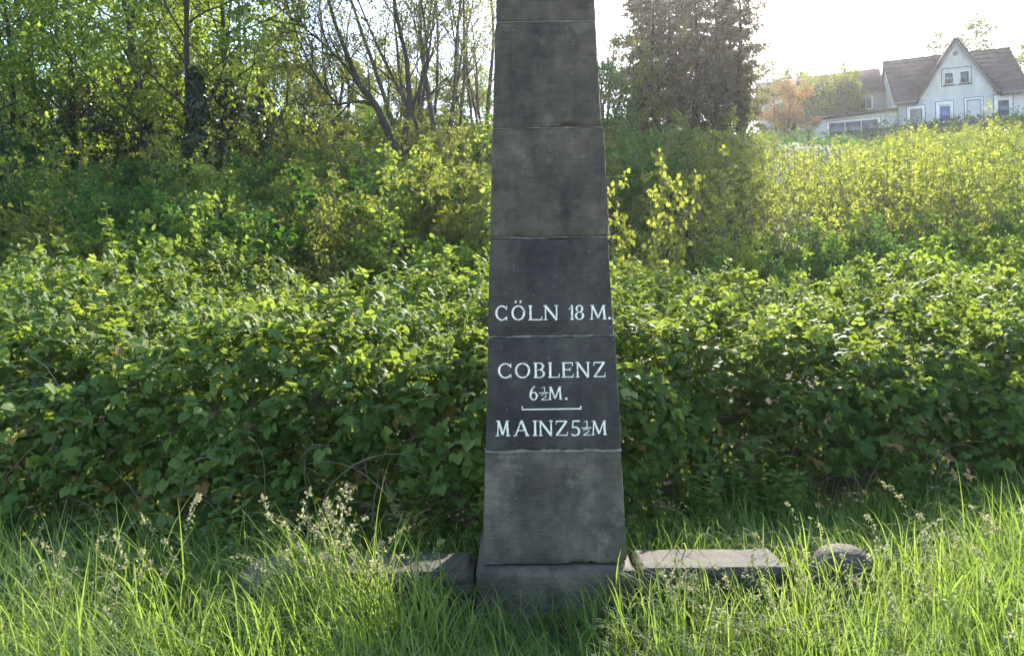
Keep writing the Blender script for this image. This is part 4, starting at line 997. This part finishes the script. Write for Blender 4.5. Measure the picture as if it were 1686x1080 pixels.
# broad-leaved weeds between the grass and the brambles
def weed_mesh(seed, h, sz):
    g = np.random.default_rng(seed); mb, st = MB(), MB()
    for q in range(3):
        lean = g.normal(0, .16, 2); b = g.normal(0, .05, 2); z = np.linspace(0, h * g.uniform(.7, 1.1), 8); P = np.stack([b[0] + lean[0] * z, b[1] + lean[1] * z, z], -1)
        st.tube(P, np.linspace(.004, .002, 8), 4, .4)
        n = 18; t = np.repeat(np.linspace(.12, 1, n // 2), 2); pos = np.stack([np.interp(t * z[-1], z, P[:, k]) for k in range(3)], -1)
        a = np.repeat(np.arange(n // 2) * 1.57, 2) + np.tile([0, math.pi], n // 2) + g.normal(0, .25, n)
        leaves(mb, pos, np.stack([np.cos(a), np.sin(a), g.normal(.1, .25, n)], -1), g.normal(size=(n, 3)) * .25 + np.array([0, 0, 1]), sz * (1.2 - .6 * t) * g.uniform(.8, 1.2, n), OVATE, g.uniform(.2, .8, n), .75)
    return st.mesh('weed_stem', M['grass']), mb.mesh('weed_leaves', M['bramble'])
WEED = [weed_mesh(600 + k, (.34, .46, .55)[k], (.075, .085, .10)[k]) for k in range(3)]
R = random.Random(33)
for i in range(60):
    if i < 34: X, off_y, lab, grp = R.uniform(-4.2, -.3), R.uniform(-.50, .02), 'broad-leaved weed at the shaded foot of the brambles', 'weeds at the foot of the brambles'
    else: X, off_y, lab, grp = R.uniform(.75, 4.2), R.uniform(-.7, .02), 'broad-leaved weed between the sunlit bench and the brambles', 'weeds behind the sunlit bench'
    o = empty('leafy_weed', (X, float(foot(np.array(X))) + off_y, 0), R.uniform(0, 6.28)); s = R.uniform(.7, 1.15); o.scale = (s, s, s)
    tag(o, lab, 'weed', grp); link('stem', WEED[i % 3][0], o); link('leaves', WEED[i % 3][1], o)

# ------------------------------------------------------------------ long grass
def in_stone(X, Y, pad=0.0):
    m = (np.abs(X - OBX) < .47 + pad) & (np.abs(Y - 4.70) < .50 + pad)
    for cx in (1.14, -.682): m |= (np.abs(X - cx) < .43 + pad) & (np.abs(Y - 4.40) < .21 + pad)
    for cx, cy_ in ((1.93, 4.42), (-1.41, 4.36)): m |= (X - cx) ** 2 + (Y - cy_) ** 2 < (.16 + pad) ** 2
    return m
def grass_height(X, Y):
    h = .44 + .11 * wob(X, Y, 1.2, .4)
    h += np.interp(X, [-4, -2.2, -1.2, -.5, .2, .8, 1.5, 2.4, 3.2, 5], [.14, .10, .10, .04, -.24, -.08, .00, .08, .15, .18]) * np.clip((Y - 2.2) / 1.2, .3, 1)
    h += .26 * np.exp(-((X + .95) / .42) ** 2 - ((Y - 3.95) / .3) ** 2)                  # the tall tuft before the half hidden bench
    h -= .36 * np.exp(-((X + 1.42) / .22) ** 2 - ((Y - 3.92) / .42) ** 2)                 # thin in front of the rounded guard stone
    back = np.interp(X, [-9, .0, .6, 2.4, 3.0], [.45, .45, .60, .60, .62])
    h *= 1 - (1 - back) * np.clip((Y - 4.6) / .5, 0, 1)
    return np.clip(h, .10, .8)
def blades(n, g, mb, X, Y, h, w, tone, base_z=None, mi=0, stiff=1.0, seg_=6):
    th = g.uniform(0, 6.283, n) * .999; th = np.where(g.uniform(0, 1, n) < .55, 2.2 * wob(X, Y, 1.5, 3.0) + g.normal(0, .5, n) + 3.6, th)
    phi0 = np.abs(g.normal(.2, .17, n)); phi1 = np.where(g.uniform(0, 1, n) < .62, g.uniform(1.6, 2.8, n), g.uniform(.4, 1.5, n)) * stiff
    pw = g.uniform(1.0, 3.2, n)
    t = np.linspace(0, 1, seg_ + 1)
    ang = phi0[:, None] + (phi1 - phi0)[:, None] * t[None] ** pw[:, None]
    step = h[:, None] / seg_
    r = np.concatenate([np.zeros((n, 1)), np.cumsum(np.sin(ang[:, :-1] * .5 + ang[:, 1:] * .5) * step, 1)], 1)
    z = np.concatenate([np.zeros((n, 1)), np.cumsum(np.cos(ang[:, :-1] * .5 + ang[:, 1:] * .5) * step, 1)], 1)
    bz = (height(X, Y) if base_z is None else base_z)
    c, s = np.cos(th)[:, None], np.sin(th)[:, None]
    cx, cyy, cz = X[:, None] + r * c, Y[:, None] + r * s, bz[:, None] + z
    tw = g.uniform(-.5, .5, n)[:, None]
    sx, sy = -np.sin(th[:, None] + tw), np.cos(th[:, None] + tw)
    prof = np.interp(t, [0, .25, .6, 1], [.7, 1, .8, .04])[None] * w[:, None] / 2
    Lft = np.stack([cx - sx * prof, cyy - sy * prof, cz], -1); Rgt = np.stack([cx + sx * prof, cyy + sy * prof, cz], -1)
    V = np.stack([Lft, Rgt], 2).reshape(n, -1, 3); m = 2 * (seg_ + 1)
    F = np.array([(2*i, 2*i+1, 2*i+3, 2*i+2) for i in range(seg_)])
    mb.add(V.reshape(-1, 3), (F[None] + (np.arange(n) * m)[:, None, None]).reshape(-1, 4), np.repeat(tone, m), mi)
def grass():
    g = np.random.default_rng(91); mb = MB()
    n = 46000
    Y = 1.9 + 5.0 * g.uniform(0, 1, n) ** 1.15; X = g.uniform(-1, 1, n) * (.74 * Y + .5)
    X = X + .05 * g.normal(size=n); cl = wob(X, Y, 2.6, 1.0)
    keep = ~in_stone(X, Y, .01) & (g.uniform(0, 1, n) < .55 + .4 * cl)
    keep &= (Y < foot(X) + .25)
    X, Y = X[keep], Y[keep]; n = len(X)
    h = grass_height(X, Y) * g.uniform(.6, 1.45, n); w = g.uniform(.0045, .0115, n)
    tone = np.clip(g.normal(.42, .17, n) + .10 * wob(X, Y, 1.0, 2), 0, 1); tone[g.uniform(0, 1, n) < .09] = 1.0
    blades(n, g, mb, X, Y, h, w, tone)
    # bottom layer of short dense blades
    n = 26000; Y = 1.7 + 5.0 * g.uniform(0, 1, n); X = g.uniform(-1, 1, n) * (.74 * Y + .5); k = ~in_stone(X, Y, .005) & (Y < foot(X) + .6); X, Y = X[k], Y[k]; n = len(X)
    blades(n, g, mb, X, Y, grass_height(X, Y) * g.uniform(.25, .6, n), g.uniform(.004, .009, n), np.clip(g.normal(.3, .15, n), 0, 1), seg_=4)
    # the verge going on to both sides
    n = 15000; Y = 1.3 + 5.2 * g.uniform(0, 1, n); X = np.sign(g.uniform(-1, 1, n)) * (.74 * Y + .4 + g.uniform(0, 2.8, n)); k = Y < foot(X) + .3; X, Y = X[k], Y[k]; n = len(X)
    blades(n, g, mb, X, Y, grass_height(X, Y) * g.uniform(.5, 1.3, n), g.uniform(.006, .013, n), np.clip(g.normal(.42, .17, n), 0, 1), seg_=4)
    # the verge beside the camera
    n = 5000; Y = g.uniform(1.2, 2.0, n); X = g.uniform(-7, 7, n)
    blades(n, g, mb, X, Y, .28 * g.uniform(.5, 1.2, n), g.uniform(.006, .010, n), np.clip(g.normal(.4, .15, n), 0, 1), seg_=3)
    # dead straw low down
    n = 5200; Y = 1.9 + 3.6 * g.uniform(0, 1, n); X = g.uniform(-1, 1, n) * (.74 * Y + .5); k = ~in_stone(X, Y, .005) & (wob(X, Y, 1.7, 6.0) > -.1); X, Y = X[k], Y[k]; n = len(X)
    blades(n, g, mb, X, Y, grass_height(X, Y) * g.uniform(.4, .95, n), g.uniform(.002, .005, n), np.clip(g.normal(.45, .2, n), 0, 1), mi=1, seg_=5)
    o = mb.build('long_grass', [M['grass'], M['straw']]); tag(o, 'long tangled green grass growing round the milestone foot', 'grass', kind='stuff')
grass()
# seeding stalks
def stalk_mesh(seed, h, nod, dense):
    g = np.random.default_rng(seed); st, hd = MB(), MB()
    t = np.linspace(0, 1, 12); ang = .08 + nod * t ** 3.2
    x = np.concatenate([[0], np.cumsum(np.sin(ang[:-1]) * h / 11)]); z = np.concatenate([[0], np.cumsum(np.cos(ang[:-1]) * h / 11)])
    P = np.stack([x, 0 * x, z], -1); st.tube(P, np.linspace(.0022, .0009, 12), 4, .5)
    for q in (.25, .5):                                        # stem leaves
        i = int(q * 11); m = 1; blades(1, g, st, np.array([P[i, 0]]), np.array([0.0]), np.array([.26]), np.array([.006]), np.array([.5]), np.array([P[i, 2]]))
    n = dense; tt = g.uniform(.70, 1.0, n); pos = np.stack([np.interp(tt, t, P[:, k]) for k in range(3)], -1)
    tan = np.array([P[-1] - P[-2]]); side = g.normal(size=(n, 3)) * .8
    out = g.uniform(0, 1, n)[:, None] * (1.05 - tt[:, None]) * .055
    leaves(hd, pos + unit(side) * out, unit(tan * 1.2 + side * .5 + np.array([0, 0, -.2])), g.normal(size=(n, 3)), g.uniform(.014, .026, n), DIAMOND, g.uniform(.2, 1, n), .8)
    return st.mesh('stalk_stem', M['grass']), hd.mesh('stalk_head', M['straw'])
STK = [stalk_mesh(500 + k, (.62, .55, .70, .5, .66)[k], (1.2, 1.9, .7, 2.3, 1.5)[k], (34, 26, 44, 24, 38)[k]) for k in range(5)]
def stalks(pts, label, group, smin=.75, smax=1.1):
    for i, (X, Y) in enumerate(pts):
        if in_stone(np.array(X), np.array(Y), .02): continue
        o = empty('grass_stalk', (X, Y, 0), RND.uniform(0, 6.28)); s = RND.uniform(smin, smax); o.scale = (s, s, s)
        tag(o, label, 'grass stalk', group); a, b = STK[i % 5]; link('stem', a, o); link('seed_head', b, o)['kind'] = 'stuff'
R = random.Random(21)
stalks([(-1.25 + R.gauss(0, .10), 4.10 + R.gauss(0, .1)) for _ in range(14)] + [(-.98 + R.gauss(0, .10), 4.0 + R.gauss(0, .12)) for _ in range(14)], 'tall seeding grass stalk beside the rounded guard stone behind the shaded bench', 'seeding stalks by the guard stone', .9, 1.25)
stalks([(-.75 + R.gauss(0, .2), 3.85 + R.gauss(0, .12)) for _ in range(26)], 'seeding grass stalk in front of the half hidden bench slab', 'seeding stalks before the half hidden bench', .7, 1.0)
stalks([(R.uniform(-2.9, -1.6), R.uniform(3.0, 4.6)) for _ in range(50)], 'seeding grass stalk in the green grass before the brambles', 'seeding stalks before the brambles', .7, 1.05)
stalks([(R.uniform(.75, 1.7), R.uniform(3.2, 4.1)) for _ in range(46)], 'seeding grass stalk in front of the sunlit bench', 'seeding stalks before the sunlit bench', .55, .8)
stalks([(R.uniform(1.7, 3.3), R.uniform(2.9, 4.9)) for _ in range(60)], 'seeding grass stalk in the bright tall grass past the sunlit bench', 'seeding stalks in the bright grass', .75, 1.1)
# pale matted tuft at the front
def tuft():
    g = np.random.default_rng(8); n = 420; c = at(590, 1062, 3.05); mb = MB()
    X = c[0] + g.normal(0, .10, n); Y = 3.1 + g.normal(0, .06, n)
    blades(n, g, mb, X, Y, g.uniform(.28, .45, n), g.uniform(.002, .004, n), g.uniform(.2, .9, n), stiff=1.0)
    o = mb.build('dry_grass_tuft', M['straw']); tag(o, 'pale dry matted tuft of seeding grass in front of the milestone', 'grass tuft')
tuft()

# ------------------------------------------------------------------ overhead wire by the house
mb = MB(); a, b = at(1640, 52, 60), at(1700, 38, 40)
P = np.array([a + (b - a) * t + np.array([0, 0, -1.2 * t * (1 - t)]) for t in np.linspace(-.3, 2.2, 14)])
mb.tube(P, np.full(14, .016), 4); o = mb.build('overhead_cable', M['metal'], None, True); tag(o, 'thin overhead cable crossing the sky above the tiled roof', 'cable')

# ------------------------------------------------------------------ scattering air added to imitate the lens veil round the sun
m, nt, out = new_mat('glare_air')
pv = nt.nodes.new('ShaderNodeVolumePrincipled'); pv.inputs['Density'].default_value = 0.0004; pv.inputs['Anisotropy'].default_value = 0.70
pv.inputs['Color'].default_value = (0.93, 0.92, 0.95, 1); nt.links.new(pv.outputs[0], out.inputs['Volume'])
mb = MB(); mb.box((-950, -950, -1.5), (950, 1250, 34)); o = mb.build('glare_haze', m); tag(o, 'thin scattering air standing in for lens glare over the hillside', 'glare_haze', kind='stuff')
